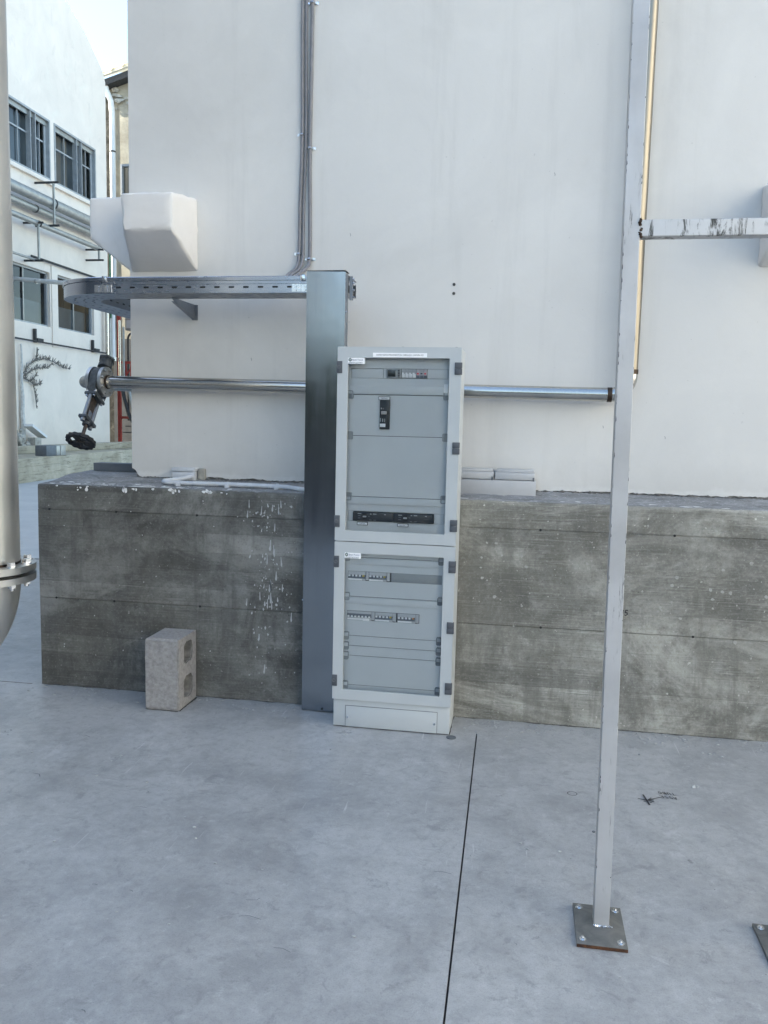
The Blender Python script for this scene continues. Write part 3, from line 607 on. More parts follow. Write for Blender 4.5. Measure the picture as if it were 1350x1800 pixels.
# pipes fixed to the factory wall
def ypipe(name, X, z, r, mat, label, y0=8.0, y1=24.3, cat='pipe', rings=()):
    t = thing(name, (X, 16, z), label, cat)
    m = MB(); m.cyl((X, y0, z), (X, y1, z), r, 16); obj('pipe', m, mat, t)
    for y in rings: m = MB(); m.cyl((X, y, z), (X, y+.05, z), r+.012, 16); obj('clamp', m, 'dark_iron', t)
    return t
ypipe('wall_pipe', FX+.40, 7.10, .135, 'pipe_grey', 'thick upper grey pipe running along the factory wall below its windows', rings=(20.9, 17))
ypipe('wall_pipe', FX+.20, 6.86, .09, 'pipe_grey', 'darker pipe tucked behind and under the thick factory pipe', rings=(20.4, 17))
ypipe('wall_pipe', FX+.36, 6.45, .07, 'pipe_grey', 'thin grey pipe in the middle of the factory wall', y1=23.4, rings=(20.3,))
ypipe('wall_pipe', FX+.08, 5.66, .03, 'dark_iron', 'thin dark conduit just above the lower factory windows', y0=20.4, y1=24.0)
ypipe('wall_pipe', FX+.10, 3.47, .022, 'dark_iron', 'thin dark rail pipe low on the factory wall with upright stubs', y1=24.2)
ypipe('wall_pipe', FX+.30, 5.52, .03, 'pipe_grey', 'short thin pipe ending at the lower bracket on the factory wall', y1=20.3)
t = thing('stand_off_pipe', (-12.3, 19.8, 4.95), 'pale pipe standing out from the factory wall, ending left of the cable tray', 'pipe')
m = MB(); m.cyl((-13.1, 19.8, 4.98), (-11.62, 19.8, 4.86), .055, 14); obj('pipe', m, 'pale_pipe', t); m = MB(); m.cyl((-11.66, 19.8, 4.863), (-11.56, 19.8, 4.855), .07, 14); obj('end_cap', m, 'pale_pipe', t)
m = MB(); m.cyl((-12.45, 19.8, 4.91), (-12.4, 19.8, 4.906), .066, 14); obj('clamp', m, 'pipe_grey', t)
def bracket(y, z0, z1, X1, label):
    t = thing('pipe_bracket', (FX, y, z0), label, 'bracket', 'iron brackets on the factory wall')
    m = MB(); m.box(X1-.045, X1, y-.025, y+.025, z0+.026, z1-.026); obj('upright', m, 'pipe_grey', t, smooth=0)
    for z in (z0, z1): m = MB(); m.box(FX, X1+.12, y-.022, y+.022, z-.025, z+.025); obj('arm', m, 'dark_iron', t, smooth=0)
bracket(20.75, 6.5, 7.6, FX+.56, 'tall iron bracket carrying the thick pipes beside the upper factory windows')
bracket(20.2, 5.5, 6.45, FX+.44, 'lower iron bracket under the thin factory pipe')
bracket(23.3, 6.1, 6.4, FX+.44, 'small bracket at the end of the thin pipe near the blue vent hood')
for y, l in ((20.52, 'left upright iron stub on the low rail pipe'), (23.52, 'right upright iron stub on the low rail pipe')):
    t = thing('rail_stub', (FX, y, 3.45), l, 'bracket', 'stubs on the low rail'); m = MB(); m.box(FX+.02, FX+.09, y-.03, y+.03, 3.44, 3.8); obj('upright', m, 'dark_iron', t, smooth=0); m = MB(); m.box(FX+.0, FX+.12, y+.031, y+.30, 3.49, 3.56); obj('foot', m, 'dark_iron', t, smooth=0)
# low concrete walls
lw = thing('low_wall', (-12, 18, 0), 'stained low concrete wall crossing in front of the factory', 'wall')
ka, kb = Vector((-10.28, 10, 0)), Vector((-11.97, 26, 0))
for i, (z0, z1) in enumerate(((0, .17), (.173, .36), (.363, .55))):
    m = MB(); o = .006*(i % 2)
    m.add([(ka.x+o, ka.y, z0), (kb.x+o, kb.y, z0), (-12.9, 26, z0), (-12.9, 10, z0), (ka.x+o, ka.y, z1), (kb.x+o, kb.y, z1), (-12.9, 26, z1), (-12.9, 10, z1)], [(0, 3, 2, 1), (4, 5, 6, 7), (0, 1, 5, 4), (1, 2, 6, 5), (2, 3, 7, 6), (3, 0, 4, 7)])
    obj('lift', m, 'kerb', lw, smooth=0)
uw = thing('kerb_wall', (-12.4, 18, .55), 'narrow upper kerb along the foot of the factory wall', 'wall')
m = MB(); m.box(-12.6, -12.3, 10, 27, .551, .74, .02); obj('kerb_body', m, 'kerb', uw)
m = MB(); m.box(-12.99, -12.61, 10, 24.6, .552, .70); obj('soil_bed', m, 'soil', kind='structure', smooth=0)
bo = thing('grey_block', (-11.3, 18.6, .55), 'small grey block lying on the low concrete wall', 'block')
m = MB(); m.box(-11.55, -11.25, 18.2, 18.62, .551, .80, .01); obj('block_body', m, 'box_grey', bo); m = MB(); m.box(-11.55, -11.25, 18.63, 19.05, .551, .79, .01); m.box(-11.56, -11.24, 18.80, 18.84, .551, .795); obj('strap_end', m, 'pipe_grey', bo)
# rubble, board, plant
m = MB()
for i in range(70):
    r = random.uniform(.03, .11); y = random.gauss(19.35, .32); m.ico((random.uniform(-12.95, -12.62), y, .70+max(0, .45-abs(y-19.3)*.8)*random.random()), r, .3, 1)
obj('rubble', m, 'rubble', kind='stuff', label='heap of pale rubble at the foot of the factory wall', smooth=0)
t = thing('loose_slab', (-12.7, 20, .7), 'pale slab tilted on a small concrete block by the rubble', 'slab')
m = MB(); c, s_ = math.cos(-.45), math.sin(-.45)
b = bmesh.new(); bmesh.ops.create_cube(b, size=1)
for v in b.verts: y, z = v.co.y*.72, v.co.z*.07; v.co = Vector((-12.72+v.co.x*.25, 20.1+y*c-z*s_, 1.10+y*s_+z*c))
m.addbm(b); obj('slab', m, 'paint_white', t, smooth=0)
m = MB(); m.box(-12.85, -12.63, 19.93, 20.2, .70, .93); obj('support', m, 'rubble', t, smooth=0)
t = thing('dead_vine', (-12.95, 19.87, .7), 'dead leafless climbing plant on the factory wall', 'plant')
pt = lambda y, z: (-12.93, y, z)
m = MB(); tp = [pt(19.86+random.uniform(-.02, .02), .7+i*.22) for i in range(13)]; m.tube(tp, .05, 8, [.07-.004*i for i in range(13)]); obj('stem', m, 'bark_white', t)
for path in ([(19.95, 2.6), (20.2, 2.85), (20.52, 2.98), (20.95, 3.05), (21.33, 3.0), (21.8, 2.88), (22.2, 2.86)], [(19.9, 2.5), (20.3, 2.7), (20.6, 2.78), (21.0, 2.8), (21.3, 2.95)], [(19.9, 2.5), (20.05, 2.45), (20.24, 2.40), (20.36, 2.34), (20.43, 2.1), (20.5, 1.7)], [(20.5, 2.95), (20.55, 3.1), (20.58, 3.32)], [(20.24, 2.42), (20.4, 2.5), (20.52, 2.6)], [(20.4, 2.33), (20.6, 2.36), (20.78, 2.37)]):
    m = MB(); P = [Vector(pt(*p)) for p in path]; m.tube(P, .012, 6, [.020-.013*i/len(P) for i in range(len(P))])
    for p, q in zip(P, P[1:]):
        nn = max(3, int((q-p).length*60))
        for i in range(nn):
            c0 = p.lerp(q, random.random()); dv = Vector((random.uniform(0, .06), random.uniform(-.05, .08), random.uniform(-.06, .14)))
            m.tube([c0, c0+dv*.6, c0+dv*1.0], .006, 4, [.009, .008, .004])
    obj('branch', m, 'bark', t)

# beige building at the back
YB = 28.0
bb = thing('beige_building', (-13, YB, 0), 'old stained beige building with sheet roof behind the factory', 'building')
m = MB(); m.plate([(-14.66, 0), (-9, 0), (-9, 14.5), (-14.66, 12.92)], [rect(-14.24, -13.5, 9.18, 10.24)], 0, .3, XZ(YB)); obj('wall', m, 'beige', bb, smooth=0)
m = MB(); m.box(-15.6, -14.56, YB-.05, YB+.3, 0, 12.5); obj('stained_pilaster', m, 'stain', bb, smooth=0)
m = MB(); m.add([(-15.4, YB-.5, 12.80), (-9, YB-.5, 14.60), (-9, YB+5.5, 17.5), (-15.4, YB+5.5, 15.95), (-15.4, YB-.5, 12.87), (-9, YB-.5, 14.67), (-9, YB+5.5, 17.57), (-15.4, YB+5.5, 16.02)], [(0, 3, 2, 1), (4, 5, 6, 7), (0, 1, 5, 4), (1, 2, 6, 5), (2, 3, 7, 6), (3, 0, 4, 7)]); ro = obj('roof', m, 'roof_sheet', bb, smooth=0)
for i in range(14):
    x = -15.2+i*.42; z = 12.87+(x+15.4)*.2813; m = MB(); m.add([(x, YB-.52, z), (x+.10, YB-.52, z+.028), (x+.10, YB+5.5, z+2.92), (x, YB+5.5, z+2.95), (x, YB-.52, z+.06), (x+.10, YB-.52, z+.088), (x+.10, YB+5.5, z+2.98), (x, YB+5.5, z+3.01)], [(0, 3, 2, 1), (4, 5, 6, 7), (0, 1, 5, 4), (1, 2, 6, 5), (2, 3, 7, 6), (3, 0, 4, 7)]); obj('rib', m, 'roof_sheet', ro, smooth=0)
m = MB(); m.plate([(-15.2, 12.58), (-9, 14.33), (-9, 14.56), (-15.2, 12.78)], [], -.40, -.02, XZ(YB)); obj('eave_board', m, 'dark_iron', ro, smooth=0)
m = MB(); m.plate(rect(-14.25, -13.49, 9.17, 10.25), [rect(-14.18, -13.55, 9.25, 10.17)], -.06, .1, XZ(YB)); wo = obj('window', m, 'window_metal', bb, smooth=0)
m = MB(); m.add([(-14.18, YB+.05, 9.25), (-13.55, YB+.05, 9.25), (-13.55, YB+.05, 10.17), (-14.18, YB+.05, 10.17)], [(0, 1, 2, 3)]); obj('pane', m, 'window_glass', wo, smooth=0)
m = MB(); m.box(-13.97, -13.94, YB+.0, YB+.04, 9.25, 10.17); obj('mullion', m, 'window_metal', wo, smooth=0)
m = MB(); m.box(-15, -9.2, YB+.9, YB+1.0, 0, 12.3); obj('inner_wall', m, 'dim_interior', bb, smooth=0)
m = MB()
for i in range(12): m.ico((random.uniform(-14.5, -13.7), YB-.06, random.uniform(11.9, 12.75)), random.uniform(.04, .12), .5, 1, (1.8, .5, .8))
obj('crumbled_eave', m, 'rubble', bb, kind='stuff', smooth=0)
dp = thing('downpipe', (-14.1, YB-.15, 0), 'white plastic downpipe with a kink at its top', 'downpipe')
m = MB(); m.tube([(-14.66, YB-.3, 12.9), (-14.63, YB-.25, 12.65), (-14.49, YB-.2, 12.3), (-14.45, YB-.2, 11.95), (-14.45, YB-.2, 9), (-14.47, YB-.2, 5.6), (-14.52, YB-.1, 5.3)], .095, 12); obj('pipe', m, 'white_pvc', dp)
m = MB(); m.cyl((-14.45, YB-.2, 10.6), (-14.45, YB-.2, 10.65), .105, 12); obj('clamp', m, 'dark_iron', dp)
t = thing('green_post', (-13.1, 24.75, .0), 'thin green post behind the factory corner', 'post'); m = MB(); m.cyl((-12.98, 24.72, 4.6), (-12.98, 24.72, 7.2), .035, 8); obj('pole', m, 'green_paint', t)

# steel pipes and red stair in the gap
def vpipe(x, y, z0, z1, r, mat, label):
    t = thing('riser_pipe', (x, y, z0), label, 'pipe', 'riser pipes in the gap'); m = MB(); m.cyl((x, y, z0), (x, y, z1), r, 14); obj('pipe', m, mat, t)
    m = MB(); m.cyl((x, y, z0), (x, y, z0+.12), r+.05, 14); obj('foot_flange', m, 'flange_steel', t)
vpipe(-12.86, 24.25, 3.2, 5.2, .06, 'stainless_v', 'leftmost bright steel riser pipe at the factory corner')
vpipe(-13.06, 24.78, 3.2, 5.2, .07, 'pipe_grey', 'dull grey riser pipe between the two bright ones')
vpipe(-13.17, 25.2, 3.3, 5.4, .08, 'white_pvc', 'broad white riser pipe in the gap beside the factory')
vpipe(-12.99, 25.3, 2.6, 4.6, .04, 'stainless_v', 'short thin steel riser pipe next to the red stair')
vpipe(-12.88, 25.35, 2.6, 4.4, .035, 'pipe_grey', 'rightmost thin riser pipe partly behind the red post')
rs = thing('red_stair', (-12.6, 25.6, .7), 'red painted steel stair frame seen in the gap beside the white building', 'stair')
for x in (-13.13, -12.3): m = MB(); m.box(x-.05, x+.05, 25.48, 25.57, .5, 5.4); obj('post', m, 'red_paint', rs, smooth=0)
for z in (1.5, 2.75, 3.28, 4.95): m = MB(); m.box(-13.088, -12.342, 25.50, 25.56, z-.04, z+.04); obj('rail', m, 'red_paint', rs, smooth=0)
for x in (-12.9, -12.72): m = MB(); m.box(x-.025, x+.025, 25.505, 25.555, 2.792, 3.238); obj('baluster', m, 'red_paint', rs, smooth=0)
m = MB(); m.tube([(-13.0, 25.53, 2.76), (-12.6, 25.53, 3.24)], .03, 6); obj('brace', m, 'red_paint', rs)
for i in range(6): m = MB(); m.box(-13.08, -12.35, 25.6+i*.2, 25.78+i*.2, 1.0+i*.2, 1.03+i*.2); obj('tread', m, 'dark_iron', rs, smooth=0)
t = thing('cable_box', (-12.4, 25.9, 4), 'grey metal box high behind the red stair', 'box'); m = MB(); m.box(-13.1, -12.2, 25.9, 26.2, 4.35, 4.75, .01); obj('box_body', m, 'pipe_grey', t); m = MB(); m.box(-13.05, -12.25, 25.88, 25.898, 4.42, 4.68); obj('lid', m, 'pale_pipe', t)
t = thing('black_hose', (-12.4, 25.8, 1), 'black hose looped in an arch behind the red stair', 'hose')
m = MB(); m.tube([(-12.96, 25.8, 1.4), (-12.96, 25.8, 3.9)] + [tuple(p) for p in arc((-12.74, 25.8, 4.05), (-1, 0, 0), (0, 0, 1), .22, 10, 170, 10)] + [(-12.52, 25.8, 3.8), (-12.49, 25.8, 1.5)], .035, 8); obj('hose', m, 'black', t)
t = thing('bent_pipe', (-12.4, 25.3, .7), 'dark bent pipes sweeping down behind the horizontal steel pipe', 'pipe')
for o, mt in ((0, 'dark_iron'), (.22, 'pipe_grey')): 
    m = MB(); m.tube([(-12.95+o, 25.3, 2.6), (-12.85+o, 25.3, 2.1), (-12.7+o, 25.3, 1.6), (-12.5+o, 25.3, 1.25), (-12.2+o, 25.3, 1.1)], .06, 10); obj('pipe', m, mt, t)
m = MB(); m.box(-14.2, -9, 27.2, 27.3, 0, 4.2); obj('rear_wall', m, 'dark_render', None, 'plain grey wall closing the gap behind the red stair', 'wall', smooth=0)

# sunlit hall to the right and hedge behind the camera, seen in the reflections of the steel
wh = thing('opposite_hall', (10, -12, 0), 'sunlit cream hall across the yard, mirrored in the steel pipes', 'building')
m = MB(); m.box(10, 28, -34, 4, 0, 10.0); obj('wall', m, 'warm_render', wh, smooth=0)
m = MB(); m.box(9.6, 28.4, -34.4, 4.4, 10.002, 10.4); obj('roof', m, 'galv_dull', wh, smooth=0)
for i in range(6): m = MB(); m.box(9.98, 10.02, -31+i*6, -28.5+i*6, 2.5, 4.5); obj('window', m, 'screen_dark', wh, smooth=0)
tk = thing('shade_tank', (-8.6, -3.4, 0), 'tall grey unseen tank added left of the camera to block light', 'tank')
m = MB(); m.cyl((-8.6, -3.4, .3), (-8.6, -3.4, 10), 3.6, 48); obj('shell', m, 'tank_paint', tk); m = MB(); m.cyl((-8.6, -3.4, .0045), (-8.6, -3.4, .3), 3.8, 48); obj('footing', m, 'plinth_top', tk); m = MB(); m.cyl((-8.6, -3.4, 10), (-8.6, -3.4, 10.9), 3.6, 48, .4); obj('cone_roof', m, 'tank_paint', tk)  # tank is out of view, added to darken what faces left
hg = thing('hedge', (-14, -26, 0), 'dark tall hedge across the yard behind the camera', 'hedge')
m = MB()
for i in range(420): 
    x = random.uniform(-42, 8); z = random.uniform(.3, 4.6); m.ico((x, -26+random.uniform(-1, 1), z), random.uniform(.5, 1.0), .35, 1)
obj('foliage', m, 'hedge_leaf', hg, smooth=0)
m = MB()
for i in range(25): m.cyl((-41+i*2, -26, 0), (-41+i*2, -26, 3), .1, 6)
obj('stems', m, 'bark', hg)

# ------------------------------------------------------------------ cable tray
tr = thing('cable_tray', (-1.7, 4.38, 2.2), 'galvanised slotted cable tray bending round the building corner', 'cable tray')
TY, TW, TZ0, TZ1 = 4.28, .20, 2.205, 2.285
EX, RO = -2.30, .39; RI = RO-TW; EY = TY+RO
def slots(x0, x1, step, z, L=.031, h=.009):
    out = []; x = x0
    while x < x1: out.append(rrect(x-L/2, x+L/2, z-h/2, z+h/2, h*.45, 2)); x += step
    return out
m = MB(); m.plate(rect(EX+.004, -.93, TZ0, TZ1-.012), slots(-2.201, -1.0, .08, 2.235), 0, .0015, XZ(TY)); obj('front_side', m, 'galv', tr, smooth=0)
m = MB(); m.plate(rect(EX+.004, -.93, TZ0, TZ1-.012), slots(-2.201, -1.0, .08, 2.235), 0, .0015, XZ(TY+TW)); obj('rear_side', m, 'galv_dull', tr, smooth=0)
hol = []
for i in range(16):
    for j in range(3): hol.append(rrect(EX+.06+i*.08, EX+.095+i*.08, TY+.035+j*.055, TY+.045+j*.055, .004, 2))
m = MB(); m.plate(rect(EX+.004, -.93, TY+.002, TY+TW), hol, TZ0-.0015, TZ0, lambda u, v, w: (u, v, w)); obj('floor_plate', m, 'galv_dull', tr, smooth=0)
# lid with a rolled rim
lidp = [(-.003, TZ1-.016), (-.006, TZ1-.016), (-.006, TZ1+.002), (-.002, TZ1+.006), (TW+.006, TZ1+.006), (TW+.006, TZ1+.002), (-.003, TZ1+.002)]
m = MB(); n = len(lidp)
pth = [((-.93, TY), (0, 1)), ((EX, TY), (0, 1))] + [((EX-RO*math.sin(R(a)), EY-RO*math.cos(R(a))), (math.sin(R(a)), math.cos(R(a)))) for a in range(6, 91, 6)] + [((EX-RO, 9.0), (1, 0))]
for (x, y), (dx, dy) in pth: m.v += [(x+dx*p, y+dy*p, z) for p, z in lidp]
for i in range(len(pth)-1):
    for j in range(n): m.f.append((i*n+j, i*n+(j+1) % n, (i+1)*n+(j+1) % n, (i+1)*n+j)); m.mi.append(0)
obj('lid', m, 'galv', tr, smooth=25)
m = MB(); m.box(EX+.01, -.935, TY-.0045, TY-.001, TZ1-.034, TZ1-.026); obj('rim_bead', m, 'galv', tr)
def curved(name, rad, z0, z1, mat):
    m = MB(); A = range(0, 91, 5)
    for a in A: m.v += [(EX-rad*math.sin(R(a)), EY-rad*math.cos(R(a)), z0), (EX-rad*math.sin(R(a)), EY-rad*math.cos(R(a)), z1), (EX-(rad-.0015)*math.sin(R(a)), EY-(rad-.0015)*math.cos(R(a)), z0), (EX-(rad-.0015)*math.sin(R(a)), EY-(rad-.0015)*math.cos(R(a)), z1)]
    for i in range(len(A)-1):
        a, b = 4*i, 4*i+4; m.f += [(a, b, b+1, a+1), (a+2, a+3, b+3, b+2), (a, a+2, b+2, b), (a+1, b+1, b+3, a+3)]; m.mi += [0]*4
    return obj(name, m, mat, tr)
curved('elbow_outer_side', RO, TZ0-.002, TZ1-.012, 'galv'); curved('elbow_inner_side', RI, TZ0, TZ1-.012, 'galv_dull')
def sector(r0, r1, a0, a1, n=4):
    return [(EX-r1*math.sin(R(a0+(a1-a0)*i/n)), EY-r1*math.cos(R(a0+(a1-a0)*i/n))) for i in range(n+1)] + [(EX-r0*math.sin(R(a1-(a1-a0)*i/n)), EY-r0*math.cos(R(a1-(a1-a0)*i/n))) for i in range(n+1)]
hol = [sector(RI+.035+j*.05, RI+.047+j*.05, 8+i*13, 14+i*13, 2) for i in range(6) for j in range(3)]
m = MB(); m.plate(sector(RI, RO-.002, 0, 90, 18), hol, TZ0-.0015, TZ0, lambda u, v, w: (u, v, w)); obj('elbow_floor', m, 'galv_dull', tr, smooth=0)
XO, XI = EX-RO, EX-RI
for nm, X in (('left_run_outer_side', XO), ('left_run_inner_side', XI)):
    m = MB(); m.plate(rect(EY+.002, 9, TZ0, TZ1-.012), slots(EY+.08, 6.5, .08, 2.235), -.0015, 0, YZ(X)); obj(nm, m, 'galv_dull', tr, smooth=0)
hol = [rrect(XO+.03+j*.055, XO+.04+j*.055, EY+.05+i*.08, EY+.085+i*.08, .004, 2) for i in range(18) for j in range(3)]
m = MB(); m.plate(rect(XO+.002, XI, EY+.002, 9), hol, TZ0-.0015, TZ0, lambda u, v, w: (u, v, w)); obj('left_run_floor', m, 'galv_dull', tr, smooth=0)
def coupler(x, wd=.05):
    m = MB(); m.box(x-wd, x-.001, TY-.0035, TY-.0005, TZ0+.004, TZ1-.036); m.box(x+.001, x+wd, TY-.0035, TY-.0005, TZ0+.004, TZ1-.036); c = obj('coupler', m, 'zinc', tr, smooth=0)
    for dx in (-.028, .022):
        for z in (2.22, 2.237): b = MB(); b.cyl((x+dx, TY-.010, z), (x+dx, TY-.0036, z), .0058, 8); obj('bolt', b, 'zinc', c)
    m = MB(); m.box(x-.002, x+.022, TY-.011, TY+.012, TZ1-.020, TZ1+.0095, .001); obj('lid_clip', m, 'zinc', tr)
coupler(EX+.01); coupler(-1.18); 
m = MB(); m.box(-.9195, -.906, TY-.016, TY+.012, 2.165, 2.284); c = obj('end_coupler', m, 'galv_dull', tr, smooth=0)
for z in (2.18, 2.215, 2.25, 2.27): b = MB(); b.cyl((-.9055, TY-.004, z), (-.897, TY-.004, z), .0055, 8); obj('bolt', b, 'zinc', c)
m = MB()
for i in range(9):
    yy = TY+.022+i*.019; zz = TZ0+.012+random.uniform(0, .02)
    m.tube([(-.93, yy, zz), (-1.5, yy+random.uniform(-.004, .004), zz+random.uniform(-.003, .006)), (EX, yy, zz)]+[(EX-(EY-yy)*math.sin(R(a)), EY-(EY-yy)*math.cos(R(a)), zz) for a in range(10, 91, 10)]+[(EX-(EY-yy), 8.8, zz)], .0105, 8)
m.box(-2.28, -.93, TY+.006, TY+.012, TZ0+.003, TZ1-.02)
obj('laid_cables', m, 'black', tr)
# brackets under the tray
def tray_bracket(x, label):
    t = thing('tray_bracket', (x, YW, 2.15), label, 'bracket', 'brackets under the cable tray')
    m = MB(); m.plate([(YW-.003, 2.125), (YW-.003, 2.203), (TY+.12, 2.203), (TY+.12, 2.194), (TY+.15, 2.186)], [], -.003, 0, YZ(x)); obj('web', m, 'galv_dull', t, smooth=0)
    m = MB(); m.plate([(YW-.003, 2.123), (TY+.15, 2.184), (TY+.15, 2.181), (YW-.003, 2.120)], [], -.018, 0, YZ(x)); obj('flange', m, 'galv_dull', t, smooth=0)
    m = MB(); m.box(x-.018, x+.018, YW-.006, YW+.0, 2.115, 2.203); obj('wall_plate', m, 'galv_dull', t, smooth=0)
tray_bracket(-1.945, 'triangular galvanised bracket holding the straight cable tray on the wall')

# ------------------------------------------------------------------ vertical steel duct
du = thing('cable_duct', (-1.02, 4.21, 0), 'tall plain galvanised steel cable duct standing left of the cabinet', 'cable duct')
m = MB(); m.box(-1.119, -.923, 4.174, 4.252, .002, 2.292, .002); obj('duct_body', m, 'galv_dull', du)
m = MB(); m.plate([(-1.121, .004), (-.921, .004), (-.921, 2.290), (-1.121, 2.294)], [], 0, .003, XZ(4.17)); m.box(-1.1215, -1.1195, 4.1705, 4.19, .004, 2.292); m.box(-.9225, -.9205, 4.1705, 4.19, .004, 2.289); obj('cover', m, 'duct_steel', du, smooth=0)
m = MB(); m.box(-1.123, -.9195, 4.169, 4.254, 2.295, 2.2975); obj('top_edge', m, 'dark_iron', du, smooth=0)
for x, z in ((-.9195, 2.093), (-1.1225, 1.847), (-.9195, 1.2), (-1.1225, .6)): m = MB(); m.cyl((x, 4.18, z), (x-.006 if x < -1 else x+.006, 4.18, z), .005, 8); obj('screw', m, 'zinc', du)
m = MB(); m.cyl((-1.009, 4.166, .016), (-1.009, 4.1695, .016), .006, 10); obj('hole_plug', m, 'black', du)

# ------------------------------------------------------------------ steel pipe along the wall
PYY = 4.62; pr = .037
def pz(x): return 1.742 - (x+2.38)/(0.44+2.38)*.026
sp = thing('steel_pipe', (-1, PYY, 1.73), 'brushed steel pipe running along the white wall and turning up behind the post', 'pipe')
m = MB(); m.cyl((-2.47, PYY, pz(-2.47)), (.438, PYY, pz(.438)), pr, 32); obj('horizontal_run', m, 'stainless_h', sp)
m = MB(); ec = (.441, PYY, pz(.44)+.10); m.tube([(.438, PYY, pz(.438))]+[tuple(p) for p in arc(ec, (0, 0, -1), (1, 0, 0), .10, 0, 90, 12)]+[(.541, PYY, 1.84)], pr, 28); obj('elbow', m, 'stainless_h', sp)
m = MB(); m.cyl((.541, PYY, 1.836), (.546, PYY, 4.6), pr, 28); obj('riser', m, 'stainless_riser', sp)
for p, q in (((.425, PYY, pz(.43)), (.449, PYY, pz(.44))), ((.541, PYY, 1.826), (.541, PYY, 1.85))): m = MB(); m.cyl(p, q, pr+.0025, 28); obj('weld', m, 'weld_steel', sp)
m = MB(); m.tube([(-2.54, PYY, 1.743), (-2.56, PYY, 1.743)]+[tuple(p) for p in arc((-2.56, PYY+.055, 1.743), (0, -1, 0), (-1, 0, 0), .055, 0, 90, 8)]+[(-2.615, 9, 1.75)], pr, 24); obj('return_run', m, 'pipe_grey', sp)
for x in (-2.548, -2.473):
    m = MB(); m.cyl((x-.0, PYY, 1.743), (x+.02, PYY, 1.743), .089, 40); fl = obj('flange', m, 'flange_steel', sp)
    for i in range(8):
        a = R(22.5+45*i); b = MB(); yy, zz = PYY+.07*math.cos(a), 1.743+.07*math.sin(a)
        if x < -2.5: b.cyl((x-.010, yy, zz), (x-.0005, yy, zz), .009, 6)
        else: b.cyl((x+.0205, yy, zz), (x+.031, yy, zz), .009, 6)
        obj('bolt', b, 'flange_steel', fl)
m = MB(); m.cyl((-2.452, PYY, 1.743), (-2.444, PYY, 1.743), pr+.004, 28); obj('weld', m, 'weld_steel', sp)
# knife gate valve between the flanges
va = thing('gate_valve', (-2.50, PYY, 1.743), 'dark gate valve with black handwheel on the left end of the steel pipe', 'valve')
sd = Vector((0, -.55, -.835)).normalized(); td = Vector((1, 0, 0)); nd = sd.cross(td).normalized(); vc = Vector((-2.5005, PYY, 1.743))
VF = lambda u, v, w: tuple(vc + sd*v + nd*u + td*w)       # u across, v along the stem, w along the pipe
def vbox(u0, u1, v0, v1, w0, w1): 
    m = MB(); m.plate(rrect(u0, u1, v0, v1, min(.006, (u1-u0)*.2, (v1-v0)*.2), 2), [], w0, w1, VF); return m
body = [(.085*math.cos(R(a)), .085*math.sin(R(a))) for a in range(180, 361, 12)] + [(.085, 0), (.07, .09), (.05, .108), (-.05, .108), (-.07, .09), (-.085, 0)]
m = MB(); m.plate(body, [], -.0225, .0235, VF); obj('body', m, 'cast_iron', va)
m = MB(); m.cyl(VF(0, -.10, 0), VF(0, -.155, 0), .042, 14, .038); m.cyl(VF(0, -.155, 0), VF(0, -.168, 0), .05, 6); obj('drain_boss', m, 'cast_iron', va)
obj('gland_plate', vbox(-.062, .062, .108, .126, -.034, .034), 'cast_iron', va)
obj('gate_plate', vbox(-.026, .026, .126, .262, -.005, .005), 'stem_brown', va)
for s_ in (-1, 1):
    for w_ in (-.022, .022): m = MB(); m.cyl(VF(s_*.05, .09, w_), VF(s_*.05, .134, w_), .008, 8); obj('bolt', m, 'zinc', va)
    m = MB(); m.cyl(VF(s_*.048, .126, 0), VF(s_*.048, .272, 0), .011, 12); obj('yoke_pillar', m, 'galv_dull', va)
    m = MB(); m.cyl(VF(s_*.048, .285, 0), VF(s_*.048, .305, 0), .0135, 6); obj('nut', m, 'galv_dull', va)
obj('crosshead', vbox(-.064, .064, .268, .287, -.024, .024), 'cast_iron', va)
m = MB(); m.cyl(VF(0, .287, 0), VF(0, .306, 0), .023, 14); obj('stem_nut', m, 'cast_iron', va)
obj('position_plate', vbox(-.014, .024, .215, .262, .006, .008), 'galv', va)
m = MB(); m.cyl(VF(0, .26, 0), VF(0, .42, 0), .0105, 12); obj('stem', m, 'stem_brown', va)
out = []
for i in range(72):
    a = 2*math.pi*i/72; r = .082 + .0035*math.cos(a*14); out.append((r*math.cos(a), r*math.sin(a)))
HF = lambda u, v, w: tuple(vc + nd*u + td*v + sd*w)
hs = []
for kx in range(3):
    a0 = R(120*kx+20); pts = [(.060*math.cos(a0+R(80)*i/8), .060*math.sin(a0+R(80)*i/8)) for i in range(9)] + [(.027*math.cos(a0+R(62-44*i/4)+R(0)), .027*math.sin(a0+R(62-44*i/4))) for i in range(5)]
    hs.append(pts)
m = MB(); m.plate(out, hs, .405, .424, HF); m.cyl(HF(0, 0, .398), HF(0, 0, .434), .02, 16); obj('handwheel', m, 'wheel_black', va)

